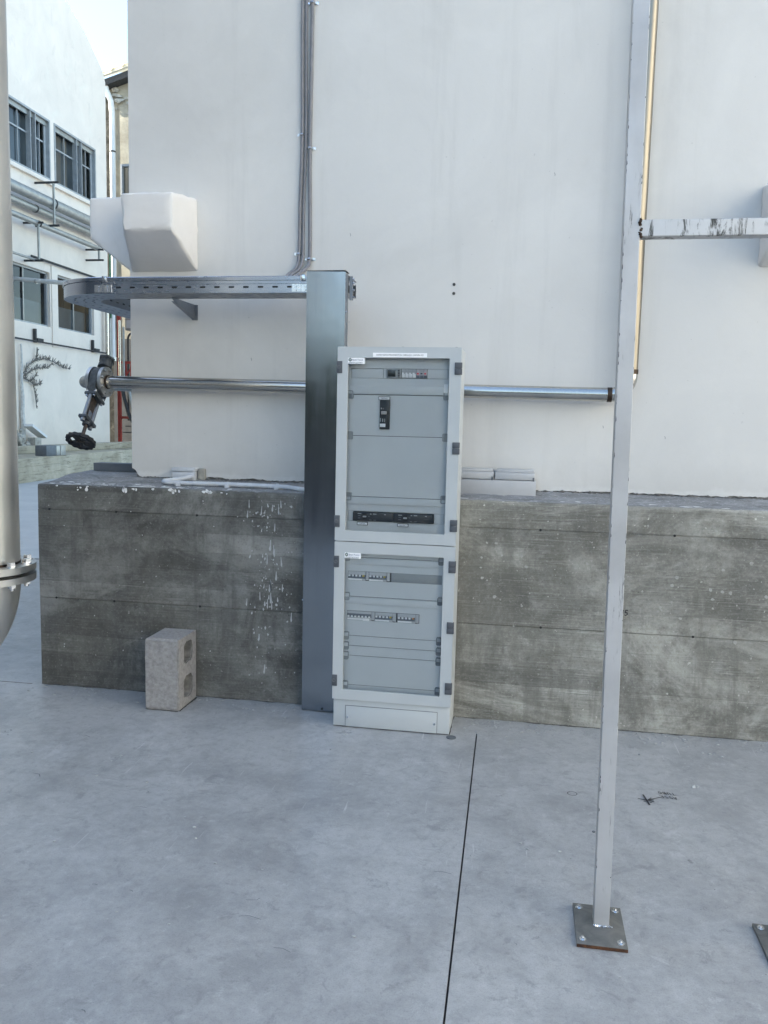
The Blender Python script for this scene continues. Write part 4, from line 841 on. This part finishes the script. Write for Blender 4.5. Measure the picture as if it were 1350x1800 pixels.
# ------------------------------------------------------------------ cables on the wall
def cable(pts, r, clips, label):
    t = thing('grey_cable', (pts[-1][0], YW, 2.3), label, 'cable', 'grey cables on the wall')
    P = [Vector(p) for p in pts]; S_ = []
    for i in range(len(P)-1):
        p0, p1, p2, p3 = P[max(i-1, 0)], P[i], P[i+1], P[min(i+2, len(P)-1)]
        for j in range(6):
            u = j/6; S_.append(.5*((2*p1)+(-p0+p2)*u+(2*p0-5*p1+4*p2-p3)*u*u+(-p0+3*p1-3*p2+p3)*u**3))
    S_.append(P[-1]); m = MB(); m.tube(S_, r, 10); obj('sheath', m, 'cable_grey', t)
    for x, z in clips:
        m = MB(); m.box(x-r-.021, x+r+.021, YW-.004, YW-.0015, z-.008, z+.008); m.tube([(x-r-.002, YW-.003, z), (x-r-.002, YW-r*1.6, z), (x-r*.5, YW-2*r-.004, z), (x+r*.5, YW-2*r-.004, z), (x+r+.002, YW-r*1.6, z), (x+r+.002, YW-.003, z)], .005, 6)
        c = obj('clip', m, 'zinc', t)
        for s_ in (-1, 1): b = MB(); b.cyl((x+s_*(r+.010), YW-.011, z), (x+s_*(r+.010), YW-.004, z), .006, 8); obj('screw', b, 'zinc', c)
y = YW-.012
cable([(-1.300, y, 4.8), (-1.308, y, 3.85), (-1.302, y, 3.14), (-1.31, y, 2.75), (-1.313, y, 2.49), (-1.316, y-.05, 2.40), (-1.32, 4.50, 2.33), (-1.325, 4.40, 2.26)], .0095, [(-1.302, 3.14), (-1.313, 2.487)], 'leftmost grey cable clipped to the wall above the tray')
cable([(-1.279, y+.003, 4.8), (-1.286, y+.003, 3.85), (-1.281, y+.003, 3.14), (-1.29, y+.003, 2.75), (-1.290, y, 2.49), (-1.294, y-.05, 2.40), (-1.30, 4.50, 2.33), (-1.30, 4.40, 2.26)], .0085, [], 'middle thinner grey cable between its two neighbours on the wall')
cable([(-1.25, y, 4.8), (-1.251, y, 3.85), (-1.256, y, 3.06), (-1.252, y, 2.75), (-1.250, y, 2.47), (-1.255, y-.05, 2.40), (-1.262, 4.50, 2.33), (-1.265, 4.40, 2.26)], .011, [(-1.251, 3.835), (-1.256, 3.064), (-1.251, 2.458)], 'rightmost thicker grey cable clipped to the wall')

# ------------------------------------------------------------------ junction boxes, conduit, steel offcut
jb_ = thing('junction_box', (-.14, 4.62, 1.16), 'long pale grey junction box with two lids on the plinth right of the cabinet', 'junction box')
m = MB(); m.box(-.40, .070, 4.545, 4.715, 1.1595, 1.243, .003); obj('box_body', m, 'pvc_grey', jb_)
for x0, x1 in ((-.398, -.160), (-.153, .062)):
    m = MB(); m.box(x0, x1, 4.549, 4.71, 1.246, 1.283, .004); l = obj('lid', m, 'pvc_grey', jb_)
    m = MB(); m.box(x1-.012, x1-.002, 4.5455, 4.549, 1.236, 1.262); obj('lid_screw', m, 'latch_dark', l)
    m = MB(); m.box(x0+.006, x1-.006, 4.62, 4.708, 1.2835, 1.300, .003); obj('raised_edge', m, 'pvc_grey', l)
jl = thing('junction_box', (-1.99, 4.68, 1.17), 'small junction box painted over white at the foot of the wall', 'junction box')
m = MB(); m.box(-2.065, -1.925, 4.655, 4.719, 1.172, 1.222, .004); obj('box_body', m, 'conduit_white', jl); m = MB(); m.box(-2.068, -1.922, 4.652, 4.719, 1.224, 1.247, .004); obj('lid', m, 'conduit_white', jl)
m = MB(); m.box(-1.918, -1.875, 4.69, 4.719, 1.175, 1.243, .006); obj('mortar_patch', m, 'rubble', jl)
cd = thing('corrugated_conduit', (-1.6, 4.47, 1.16), 'pale corrugated conduit lying along the top of the plinth', 'conduit')
P = [Vector(p) for p in ((-1.935, 4.655, 1.200), (-1.96, 4.60, 1.190), (-2.01, 4.55, 1.182), (-2.045, 4.50, 1.176), (-2.01, 4.46, 1.173), (-1.94, 4.45, 1.173), (-1.66, 4.455, 1.174), (-1.42, 4.45, 1.173), (-1.335, 4.44, 1.172))]
S_ = []
for i in range(len(P)-1):
    p0, p1, p2, p3 = P[max(i-1, 0)], P[i], P[i+1], P[min(i+2, len(P)-1)]; nn = max(4, int((p2-p1).length/.0022))
    for j in range(nn):
        u = j/nn; S_.append(.5*((2*p1)+(-p0+p2)*u+(2*p0-5*p1+4*p2-p3)*u*u+(-p0+3*p1-3*p2+p3)*u**3))
m = MB(); m.tube(S_, .012, 10, [.0135 if (i//2) % 2 else .0115 for i in range(len(S_))]); obj('corrugated_tube', m, 'conduit_white', cd, smooth=60)
m = MB(); m.tube([(-1.34, 4.44, 1.172), (-1.29, 4.43, 1.172), (-1.24, 4.39, 1.171), (-1.18, 4.34, 1.170), (-1.10, 4.315, 1.170)], .0135, 12); obj('smooth_end', m, 'conduit_white', cd)
for x in (-1.93, -1.64, -1.352): m = MB(); m.cyl((x-.007, 4.45, 1.173), (x+.007, 4.45, 1.173), .0155, 12); m.box(x-.012, x+.012, 4.425, 4.436, 1.156, 1.176); obj('clip', m, 'conduit_white', cd)
t = thing('steel_offcut', (-2.65, 5.15, 1.178), 'dark grey offcut of box trunking lying at the corner of the plinth', 'trunking')
m = MB(); m.plate(rect(5.10, 5.21, 1.180, 1.232), [rect(5.104, 5.206, 1.184, 1.228)], -.29, 0, YZ(-2.525)); obj('trunking', m, 'box_grey', t, smooth=0)
m = MB(); m.box(-2.60, -2.59, 5.105, 5.205, 1.185, 1.227); obj('dark_infill', m, 'black', t, smooth=0)
m = MB()
for i in range(5): m.tube([(-2.53, 5.12+random.uniform(0, .05), 1.235), (-2.50+random.uniform(-.02, .02), 5.1, 1.26), (-2.46+random.uniform(-.03, .02), 5.05, 1.29+random.uniform(-.02, .04)), (-2.44, 5.0, 1.32+random.uniform(-.04, .04))], .0022, 5)
obj('wire_tuft', m, 'dark_iron', t)

# ------------------------------------------------------------------ electrical cabinet
cb = thing('electrical_cabinet', (-.61, YC+.14, 0), 'tall light grey electrical cabinet with two glazed doors', 'electrical cabinet')
X0, X1, ZT = -.910, -.310, 1.902
m = MB(); t_ = .0018
for a in ((X0+.004, X0+.010, YC+.022, D-.006, .145, ZT-.002), (X1-.010, X1-.004, YC+.022, D-.006, .145, ZT-.002), (X0+.010, X1-.010, YC+.022, D-.006, ZT-.008, ZT-.002), (X0+.010, X1-.010, YC+.022, D-.006, .145, .151), (X0+.010, X1-.010, D-.010, D-.006, .151, ZT-.008)): m.box(*a)
obj('body_shell', m, 'cabinet_paint', cb, smooth=0)
m = MB(); m.plate(rect(X0+.01, X1-.01, .151, ZT-.008), [rect(X0+.047, X1-.047, .19, ZT-.045)], YC+.024, YC+.03, lambda u, v, w: (u, w, v)); obj('front_rim', m, 'cabinet_paint', cb, smooth=0)
for x in (X0+.03, -.60, X1-.03): m = MB(); m.cyl((x, YC+.06, ZT-.002), (x, YC+.06, ZT+.006), .006, 8); obj('lifting_bolt', m, 'hinge_plastic', cb)
# kick plinth
m = MB(); m.box(X0+.005, X1-.004, YC+.012, D-.01, .004, .1435, .002); kp = obj('kick_plinth', m, 'cabinet_paint', cb)
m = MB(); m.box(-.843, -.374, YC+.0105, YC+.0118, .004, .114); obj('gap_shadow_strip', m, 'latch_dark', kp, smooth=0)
m = MB(); m.box(-.8405, -.3765, YC+.007, YC+.0112, .005, .1115, .001); obj('access_plate', m, 'cabinet_paint', kp)
for x, z in ((-.829, .053), (-.388, .053)): m = MB(); m.cyl((x, YC+.003, z), (x, YC+.0069, z), .006, 12); obj('screw', m, 'zinc', kp)
m = MB(); m.box(X0+.008, X1-.008, YC+.02, D-.02, .0006, .0038); obj('foot_gasket', m, 'black', cb, smooth=0)
def door(z0, z1, pz0, pz1, hinges, locks, name):
    m = MB(); m.plate(rrect(X0, X1, z0, z1, .003, 2), [rrect(-.8575, -.3655, pz0, pz1, .003, 2)], 0, .020, XZ(YC)); d = obj('door', m, 'cabinet_paint', cb, smooth=30)
    m = MB(); m.box(-.8573, -.3657, YC+.010, YC+.013, pz0+.0003, pz1-.0003); obj('glass_pane', m, 'door_glass', d, smooth=0)
    for z in hinges: m = MB(); m.box(-.3405, -.3055, YC-.006, YC+.012, z-.029, z-.0004, .002); m.box(-.3405, -.3055, YC-.006, YC+.012, z+.0004, z+.029, .002); obj('hinge', m, 'hinge_plastic', d)
    for z in locks:
        m = MB(); m.box(-.9135, -.8855, YC-.005, YC+.012, z-.029, z+.029, .002); l = obj('lock', m, 'hinge_plastic', d)
        m = MB(); m.cyl((-.902, YC-.0085, z), (-.902, YC-.0051, z), .009, 14, hole=.006); m.box(-.9035, -.9005, YC-.007, YC-.0051, z-.005, z+.005); obj('lock_barrel', m, 'latch_dark', d)
    return d
d1 = door(.9545, ZT, 1.008, 1.850, (1.803, 1.426, 1.052), (1.804, 1.052), 'u')
d2 = door(.146, .9505, .198, .8945, (.850, .548, .2415), (.850, .243), 'l')
def sticker(z0, z1, d):
    m = MB(); m.plate(rrect(-.8585, -.7755, z0, z1, .003, 2), [], -.0012, -.0002, XZ(YC)); s = obj('sticker', m, 'label_white', d, smooth=0)
    zc = z1-.0095; xc = -.8475; m = MB()
    for i in range(6):
        a = R(60*i+30); b = R(60*i); c2 = R(60*i+60)
        pts = [(xc+.0035*math.cos(b), zc+.0035*math.sin(b)), (xc+.0075*math.cos(b+.1), zc+.0075*math.sin(b+.1)), (xc+.0092*math.cos(a), zc+.0092*math.sin(a)), (xc+.0075*math.cos(c2-.1), zc+.0075*math.sin(c2-.1)), (xc+.0035*math.cos(c2), zc+.0035*math.sin(c2))]
        m.plate(pts, [], -.0018, -.0013, XZ(YC))
    obj('logo', m, 'logo_green', d, smooth=0)
    text('lettering', 'Boani Franco', .0125, (-.8365, YC-.0016, z1-.0135), (1, 0, 0), (0, 0, 1), 'ink_blue', d, .80)
    text('lettering', 'IMPIANTI ELETTRICI', .0075, (-.855, YC-.0016, z0+.0025), (1, 0, 0), (0, 0, 1), 'ink', d, 1.05)
sticker(1.820, 1.849, d1); sticker(.869, .897, d2)
m = MB(); m.box(-.736, -.474, YC-.0012, YC-.0002, 1.854, 1.874); obj('sticker', m, 'label_white', d1, smooth=0)
text('lettering', 'ALIMENTAZIONE PROVENIENTE DA CABINA EX/1 CARTIERA MCI', .0098, (-.605, YC-.0014, 1.8605), (1, 0, 0), (0, 0, 1), 'ink', d1, .80, 'CENTER')

# inner covers
YI = YC+.045; IX0, IX1 = -.872, -.352
def cover(z0, z1, holes=(), name='cover_panel'):
    m = MB(); m.plate(rect(IX0, IX1, z0+.0012, z1-.0012), [rect(*h) for h in holes], 0, .003, XZ(YI)); return obj(name, m, 'cover_grey', cb, smooth=0)
m = MB(); m.box(IX0-.01, IX1+.01, YI+.035, YI+.04, .16, ZT-.015); obj('rear_panel', m, 'cover_dark', cb, smooth=0)
c_meter = cover(1.675, 1.892, [(-.851, -.375, 1.7545, 1.803)])
c_main = cover(1.475, 1.675)
c_blank = cover(1.174, 1.475)
c_sw = cover(.960, 1.174, [(-.854, -.374, 1.0515, 1.102)])
covL = [(.869, .948, []), (.669, .869, [(-.849, -.375, .7505, .798)]), (.467, .669, [(-.851, -.482, .5475, .596)]), (.415, .467, []), (.364, .415, []), (.211, .364, []), (.155, .211, [])]
cl = [cover(a, b, h) for a, b, h in covL]
for z in (1.675, 1.475, 1.174, .869, .669, .467, .415, .364, .211): m = MB(); m.box(IX0, IX1, YI+.0022, YI+.0032, z-.0014, z+.0014); obj('seam', m, 'black', cb, smooth=0)
def step(z0, z1, par):      # the raised fold across the top of a modular cover
    m = MB(); m.box(IX0+.002, IX1-.002, YI-.010, YI-.0005, z0, z1, .0015); obj('raised_band', m, 'cover_grey', par)
step(1.678, 1.717, c_meter); step(1.138, 1.172, c_sw); step(.834, .867, cl[1]); step(.633, .667, cl[2])
for z in (1.675, 1.475, 1.174):
    for x0, x1, mt in ((-.868, -.836, 'latch_plastic'), (-.394, -.366, 'latch_plastic')):
        m = MB(); m.plate(rrect(x0, x1, z-.020, z+.020, .006, 2), [rrect(x0+.006, x1-.005, z-.016, z-.002, .003, 2), rrect(x0+.006, x1-.005, z+.002, z+.016, .003, 2)], -.013, -.0002, XZ(YI)); obj('cover_latch', m, mt, cb)
        m = MB(); m.box(x0+.005, x1-.004, YI-.006, YI-.004, z-.017, z+.017); obj('latch_inside', m, 'latch_plastic', cb, smooth=0)
for z in (.869, .669, .467, .415, .364, .211):
    for x0, x1, mt in ((-.868, -.837, 'latch_plastic'), (-.394, -.368, 'latch_dark')):
        m = MB(); m.plate(rrect(x0, x1, z-.020, z+.020, .006, 2), [], -.013, -.0002, XZ(YI)); l = obj('cover_latch', m, mt, cb)
        m = MB(); m.box(x0+.004, x1-.003, YI-.0145, YI-.0132, z-.001, z+.017, .0005); obj('latch_tab', m, 'latch_plastic' if mt == 'latch_dark' else 'cover_grey', l)
# meter row
def dev(par, name, x0, x1, z0, z1, y0, y1, mat, bev=.001):
    m = MB(); m.box(x0, x1, YI+y0, YI+y1, z0, z1, bev); return obj(name, m, mat, par)
dev(c_meter, 'blank_strip', -.8495, -.692, 1.756, 1.8015, .0035, .006, 'cover_grey')
dev(c_meter, 'blank_strip', -.690, -.676, 1.756, 1.8015, .002, .005, 'cover_grey')
mt_ = dev(cb, 'meter', -.674, -.602, 1.7555, 1.8015, -.010, .02, 'device_grey', .002)
dev(mt_, 'meter_bezel', -.6725, -.6035, 1.757, 1.800, -.0115, -.0105, 'latch_plastic'); dev(mt_, 'display', -.667, -.629, 1.763, 1.794, -.013, -.0118, 'screen_dark')
for i in range(5): dev(mt_, 'key', -.618, -.609, 1.760+i*.0078, 1.7645+i*.0078, -.013, -.0118, 'device_black', .0005)
for i in range(4):
    x = -.600+i*.0175; mo = dev(cb, 'fuse_holder', x, x+.0172, 1.757, 1.8005, -.004, .02, 'device_grey'); dev(mo, 'shutter', x+.001, x+.0162, 1.760, 1.7845, -.007, -.0045, 'label_white'); dev(mo, 'slot_line', x+.001, x+.0162, 1.7852, 1.7868, -.006, -.0045, 'latch_dark', 0); dev(mo, 'tip', x+.011, x+.0155, 1.7795, 1.7825, -.0078, -.0071, 'device_black', 0)
for i in range(3):
    x = -.529+i*.0178; mo = dev(cb, 'indicator_lamp', x, x+.0174, 1.757, 1.8005, -.005, .02, 'device_grey'); dev(mo, 'lens', x+.003, x+.0125, 1.7765, 1.7815, -.009, -.0055, ('red_light', 'device_black', 'red_light')[i]); dev(mo, 'base_plate', x+.0006, x+.0168, 1.758, 1.771, -.0065, -.0055, 'device_blue_grey', 0)
dev(c_meter, 'blank_strip', -.474, -.3765, 1.756, 1.8015, .0005, .004, 'cover_grey')
m = MB(); m.box(-.392, -.372, YI-.017, YI-.015, 1.69, 1.73); obj('paper_tag', m, 'label_white', c_meter, smooth=0)
# main breaker
br = dev(cb, 'main_breaker', -.703, -.6535, 1.508, 1.652, -.014, -.0005, 'device_black', .003)
dev(br, 'label_holder', -.709, -.652, 1.6495, 1.667, -.019, -.0145, 'device_black', .002); dev(br, 'label_card', -.7065, -.6545, 1.652, 1.6645, -.0205, -.0195, 'label_white', 0)
text('lettering', 'GENERALE', .009, (-.680, YI-.0207, 1.6553), (1, 0, 0), (0, 0, 1), 'ink', br, .75, 'CENTER')
dev(br, 'lever_slot', -.697, -.659, 1.578, 1.598, -.0155, -.0145, 'black', 0); dev(br, 'lever', -.694, -.667, 1.580, 1.596, -.027, -.0158, 'lever_metal', .003)
for z, h, x0, x1 in ((1.545, .018, -.700, -.6965), (1.545, .015, -.689, -.685), (1.544, .016, -.678, -.676), (1.606, .007, -.697, -.693), (1.606, .006, -.687, -.6855)): dev(br, 'print', x0, x1, z, z+h, -.0149, -.0142, 'device_grey', 0)
dev(br, 'data_sticker', -.7005, -.673, 1.5195, 1.536, -.0152, -.0143, 'label_white', 0)
# switch-disconnectors
for x0, x1, lb in ((-.827, -.6262, 'CARTIERA'), (-.6242, -.424, 'CARTIERA 1')):
    s = dev(cb, 'switch_disconnector', x0, x1, 1.0535, 1.0985, -.016, -.0005, 'device_black', .0015)
    dev(s, 'handle_seat', x0+.050, x0+.072, 1.062, 1.0945, -.0175, -.0165, 'black', .001); dev(s, 'handle', x0+.052, x0+.070, 1.074, 1.081, -.027, -.0178, 'device_grey', .002)
    for a, b, z in ((.025, .044, 1.0895), (.087, .095, 1.089), (.102, .120, 1.0895), (.158, .167, 1.0885)): dev(s, 'print', x0+a, x0+b, z, z+.0028, -.0166, -.0161, 'device_grey', 0)
    for a, b, z in ((.027, .040, 1.080), (.027, .038, 1.068), (.078, .086, 1.078), (.084, .096, 1.060), (.105, .118, 1.060)): dev(s, 'print', x0+a, x0+b, z, z+.0016, -.0166, -.0161, 'latch_plastic', 0)
    dev(s, 'divider', x0+.0975, x0+.0985, 1.054, 1.098, -.0168, -.0161, 'black', 0)
    a = x0+.022; l = dev(s, 'label_holder', a, a+.055, 1.033, 1.0495, -.0165, -.0105, 'device_black', .0015); dev(s, 'label_card', a+.003, a+.052, 1.0355, 1.047, -.018, -.0168, 'label_white', 0)
    text('lettering', lb, .0075, (a+.0275, YI-.0183, 1.0385), (1, 0, 0), (0, 0, 1), 'ink', s, .9, 'CENTER')
dev(c_sw, 'blank_strip', -.423, -.3755, 1.0525, 1.101, .002, .005, 'cover_grey'); dev(c_sw, 'blank_strip', -.853, -.828, 1.0525, 1.101, .002, .005, 'cover_grey')
# modular breakers
def breaker(x, z0, poles, tip, wide=.0, dark=False):
    wd = poles*.0178; t = dev(cb, 'circuit_breaker', x, x+wd, z0, z0+.0445, -.003, .02, 'device_grey')
    if dark: dev(t, 'dark_band', x+.001, x+wd-.001, z0+.020, z0+.033, -.006, -.0035, 'device_blue_grey')
    else: dev(t, 'dark_band', x+.001, x+wd-.001, z0+.010, z0+.0215, -.007, -.0035, 'device_blue_grey')
    for i in range(poles):
        xx = x+i*.0178; lz = z0+(.0155 if dark else .0205)
        dev(t, 'toggle', xx+.004, xx+.013, lz, lz+.008, -.014, -.0072, 'label_white' if not (tip and i == poles-1) else tip, .001)
        dev(t, 'toggle_gap', xx+.0135, xx+.0175, lz, lz+.008, -.0055, -.0036, 'device_black', 0)
    dev(t, 'label_strip', x+.001, x+wd*.8, z0+.001, z0+.009, -.006, -.0035, 'label_white', 0)
    return t
m = MB(); m.box(-.8492, -.6285, YI+.0015, YI+.0028, .7508, .7978); obj('din_recess', m, 'device_black', cl[1], smooth=0)
breaker(-.8475, .7522, 5, 'yellow'); breaker(-.7405, .7522, 5, 'yellow')
for x in (-.757, -.650): dev(cl[1], 'blank_module', x+.0005, x+.0145, .7522, .7967, -.002, .001, 'device_grey'); dev(cl[1], 'module_foot', x, x+.014, .7512, .7545, -.003, -.0021, 'black', 0)
dev(cl[1], 'blank_strip', -.6280, -.3755, .7510, .7975, .001, .0045, 'cover_dark')
m = MB(); m.box(-.8508, -.4822, YI+.0015, YI+.0028, .5480, .5957); obj('din_recess', m, 'device_black', cl[2], smooth=0)
t = breaker(-.849, .5495, 7, None, dark=True); dev(t, 'label_card', -.767, -.733, .5485, .561, -.0115, -.0065, 'label_white')
breaker(-.7055, .5495, 5, 'yellow'); breaker(-.5915, .5495, 5, 'orange')
for x in (-.7235, -.6155, -.5015): dev(cl[2], 'blank_module', x, x+.016, .5495, .594, -.002, .001, 'device_grey'); dev(cl[2], 'module_foot', x, x+.013, .5487, .552, -.003, -.0021, 'black', 0)

# ------------------------------------------------------------------ concrete block
ck = thing('hollow_block', (-1.835, 4.12, 0), 'hollow concrete block standing on end against the plinth', 'concrete block')
def wob(pts, s=.0022, n=5):
    out = []
    for p, q in zip(pts, pts[1:]+pts[:1]):
        for i in range(n): out.append((p[0]+(q[0]-p[0])*i/n+random.gauss(0, s), p[1]+(q[1]-p[1])*i/n+random.gauss(0, s)))
    return out
by0, by1, bz = 3.992, 4.236, .385
outer = wob(rrect(by0, by1, .001, bz, .012, 2), .0012, 4)
h1 = wob(rrect(4.065, 4.178, .235, .350, .028, 2), .0022, 3); h2 = wob(rrect(4.065, 4.178, .045, .165, .028, 2), .0022, 3)
m = MB(); m.plate(outer, [h1, h2], -.176, 0, lambda u, v, w: (-1.748+w-(.004*math.sin(v*30)), u, v), 1)  # hole walls get the dark second material as painted shade
m.plate([(by0+.003+.008*math.cos(i), .004+i*(bz-.012)/14) for i in range(0)] or rrect(by0+.006, by1-.006, .006, bz-.006, .012, 2), [h1, h2], -.1815, -.1765, lambda u, v, w: (-1.748+w, u, v))
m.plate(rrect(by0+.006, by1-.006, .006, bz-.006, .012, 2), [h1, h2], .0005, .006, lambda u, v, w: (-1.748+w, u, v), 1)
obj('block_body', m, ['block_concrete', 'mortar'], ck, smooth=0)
m = MB(); m.plate([(by0+.02, .02), (by1-.02, .02), (by1-.02, bz-.02), (by0+.02, bz-.02)], [], -.085, -.055, lambda u, v, w: (-1.748+w, u, v)); obj('inner_web', m, 'dark_render', ck, smooth=0)  # near-black colour paints the shade deep inside the hollows

# ------------------------------------------------------------------ steel frame in the foreground
fr = thing('steel_support', (.29, 2.51, 0), 'pale scratched square steel support with a crossbar, right foreground', 'support')
def post(x0, lean_x, lean_y, par, z1=3.9):
    m = MB(); h = .0232; prof = rrect(-h, h, -h, h, .0016, 2); n = len(prof); zs = [.010+i*(z1-.010)/12 for i in range(13)]
    for z in zs: m.v += [(x0+u+lean_x*z, 2.512+v+lean_y*z, z) for u, v in prof]
    for i in range(12):
        for j in range(n): m.f.append((i*n+j, i*n+(j+1) % n, (i+1)*n+(j+1) % n, (i+1)*n+j)); m.mi.append(0)
    m.f.append(tuple(range(12*n, 13*n))); m.mi.append(0)
    return obj('post', m, 'frame', par, smooth=0)
post(.293, -.0070, .020, fr)
m = MB()
for i in range(90):
    z = random.choice((random.uniform(1.2, 3.2), random.uniform(.1, 3.2))); sx_ = random.choice((-1, -1, 1)); l = random.uniform(.004, .022)
    x = .293-.0070*z+sx_*.0232; y = 2.512+.020*z-.0232; w0 = random.uniform(.0012, .0035)
    m.add([(x-sx_*.0008, y-.0006, z), (x-sx_*w0, y-.0006, z+l*.3), (x-sx_*w0*.8, y-.0006, z+l*.7), (x-sx_*.0008, y-.0006, z+l)], [(0, 1, 2, 3)])
obj('mill_scale', m, 'dark_iron', fr, kind='stuff', smooth=0)
post(.838, -.0070, .020, fr)
m = MB(); h = .0235; zc = 2.112; yo = .020*zc; prof = rrect(-h, h, -h, h, .0025, 3); n = len(prof); xa, xb = .293-.0070*zc+.0234, .838-.0070*zc-.0234
for x in (xa, xb): m.v += [(x, 2.512+yo+v, zc+u) for u, v in prof]
for j in range(n): m.f.append((j, (j+1) % n, n+(j+1) % n, n+j)); m.mi.append(0)
obj('crossbar', m, 'crossbar', fr, smooth=0)
m = MB()
for i in range(14): m.ico((xa+random.uniform(-.003, .004), 2.512+yo-h+random.uniform(-.003, .01), zc-h+2*h*i/13), .0055, .3, 1)
obj('weld', m, 'weld_steel', fr)
for px in (.287, .836):
    m = MB(); m.box(px-.0745, px+.0745, 2.387, 2.602, .0006, .0115, .001); bp = obj('base_plate', m, 'base_plate', fr)
    m = MB(); m.box(px-.074, px+.074, 2.3855, 2.3868, .001, .0105); obj('rusty_edge', m, 'rust', bp, smooth=0)
    for dx in (-.056, .056):
        for y in (2.412, 2.578):
            m = MB(); m.cyl((px+dx, y, .0116), (px+dx, y, .0136), .0115, 14); m.cyl((px+dx, y, .0136), (px+dx, y, .0185), .0075, 6); m.cyl((px+dx, y, .0185), (px+dx, y, .0215), .004, 8); obj('anchor_bolt', m, 'zinc', bp)
    m = MB()
    for i in range(16): m.ico((px-.017+i*.0036, 2.4862+random.uniform(-.002, .001), .0135), random.uniform(.003, .0048), .35, 1)
    obj('weld_bead', m, 'zinc', bp)

# ------------------------------------------------------------------ large steel pipe on the left
lp = thing('large_steel_pipe', (-2.18, 3.0, .5), 'large brushed steel pipe with bolted flanges at the left edge', 'pipe')
PX, PY = -2.172, 3.0; PR = .162
m = MB(); m.cyl((PX, PY, .945), (PX-.004, PY, 5.2), PR, 64); obj('upright_pipe', m, 'stainless_big', lp)
m = MB(); m.cyl((PX, PY, .938), (PX, PY, .947), PR+.003, 64); obj('weld', m, 'weld_steel', lp)
for z0, z1, s_ in ((.911, .938, 1), (.870, .897, -1)):
    m = MB(); m.cyl((PX, PY, z0), (PX, PY, z1), .2225, 72); fl = obj('flange', m, 'flange_steel', lp)
    for i in range(12):
        a = R(15+30*i); x, y = PX+.192*math.cos(a), PY+.192*math.sin(a); m = MB()
        if s_ > 0: m.cyl((x, y, z1+.0003), (x, y, z1+.004), .021, 16); m.cyl((x, y, z1+.004), (x, y, z1+.020), .0165, 6)
        else: m.cyl((x, y, z0-.016), (x, y, z0-.0003), .0165, 6); m.cyl((x, y, z0-.026), (x, y, z0-.016), .009, 10)
        obj('bolt', m, 'zinc', fl)
m = MB(); m.cyl((PX, PY, .897), (PX, PY, .911), .19, 64); obj('gasket', m, 'black', lp)
ec = Vector((PX-.324, PY, .87)); m = MB(); m.tube([tuple(ec+Vector((math.cos(R(a)), 0, -math.sin(R(a))))*.324) for a in range(0, 91, 5)]+[(PX-.324-3, PY, .546)], PR, 64); obj('elbow', m, 'stainless_big', lp)
m = MB(); m.box(PX-1.3, PX-1.2, PY-.2, PY+.2, .0005, .38); obj('saddle_support', m, 'galv_dull', lp)
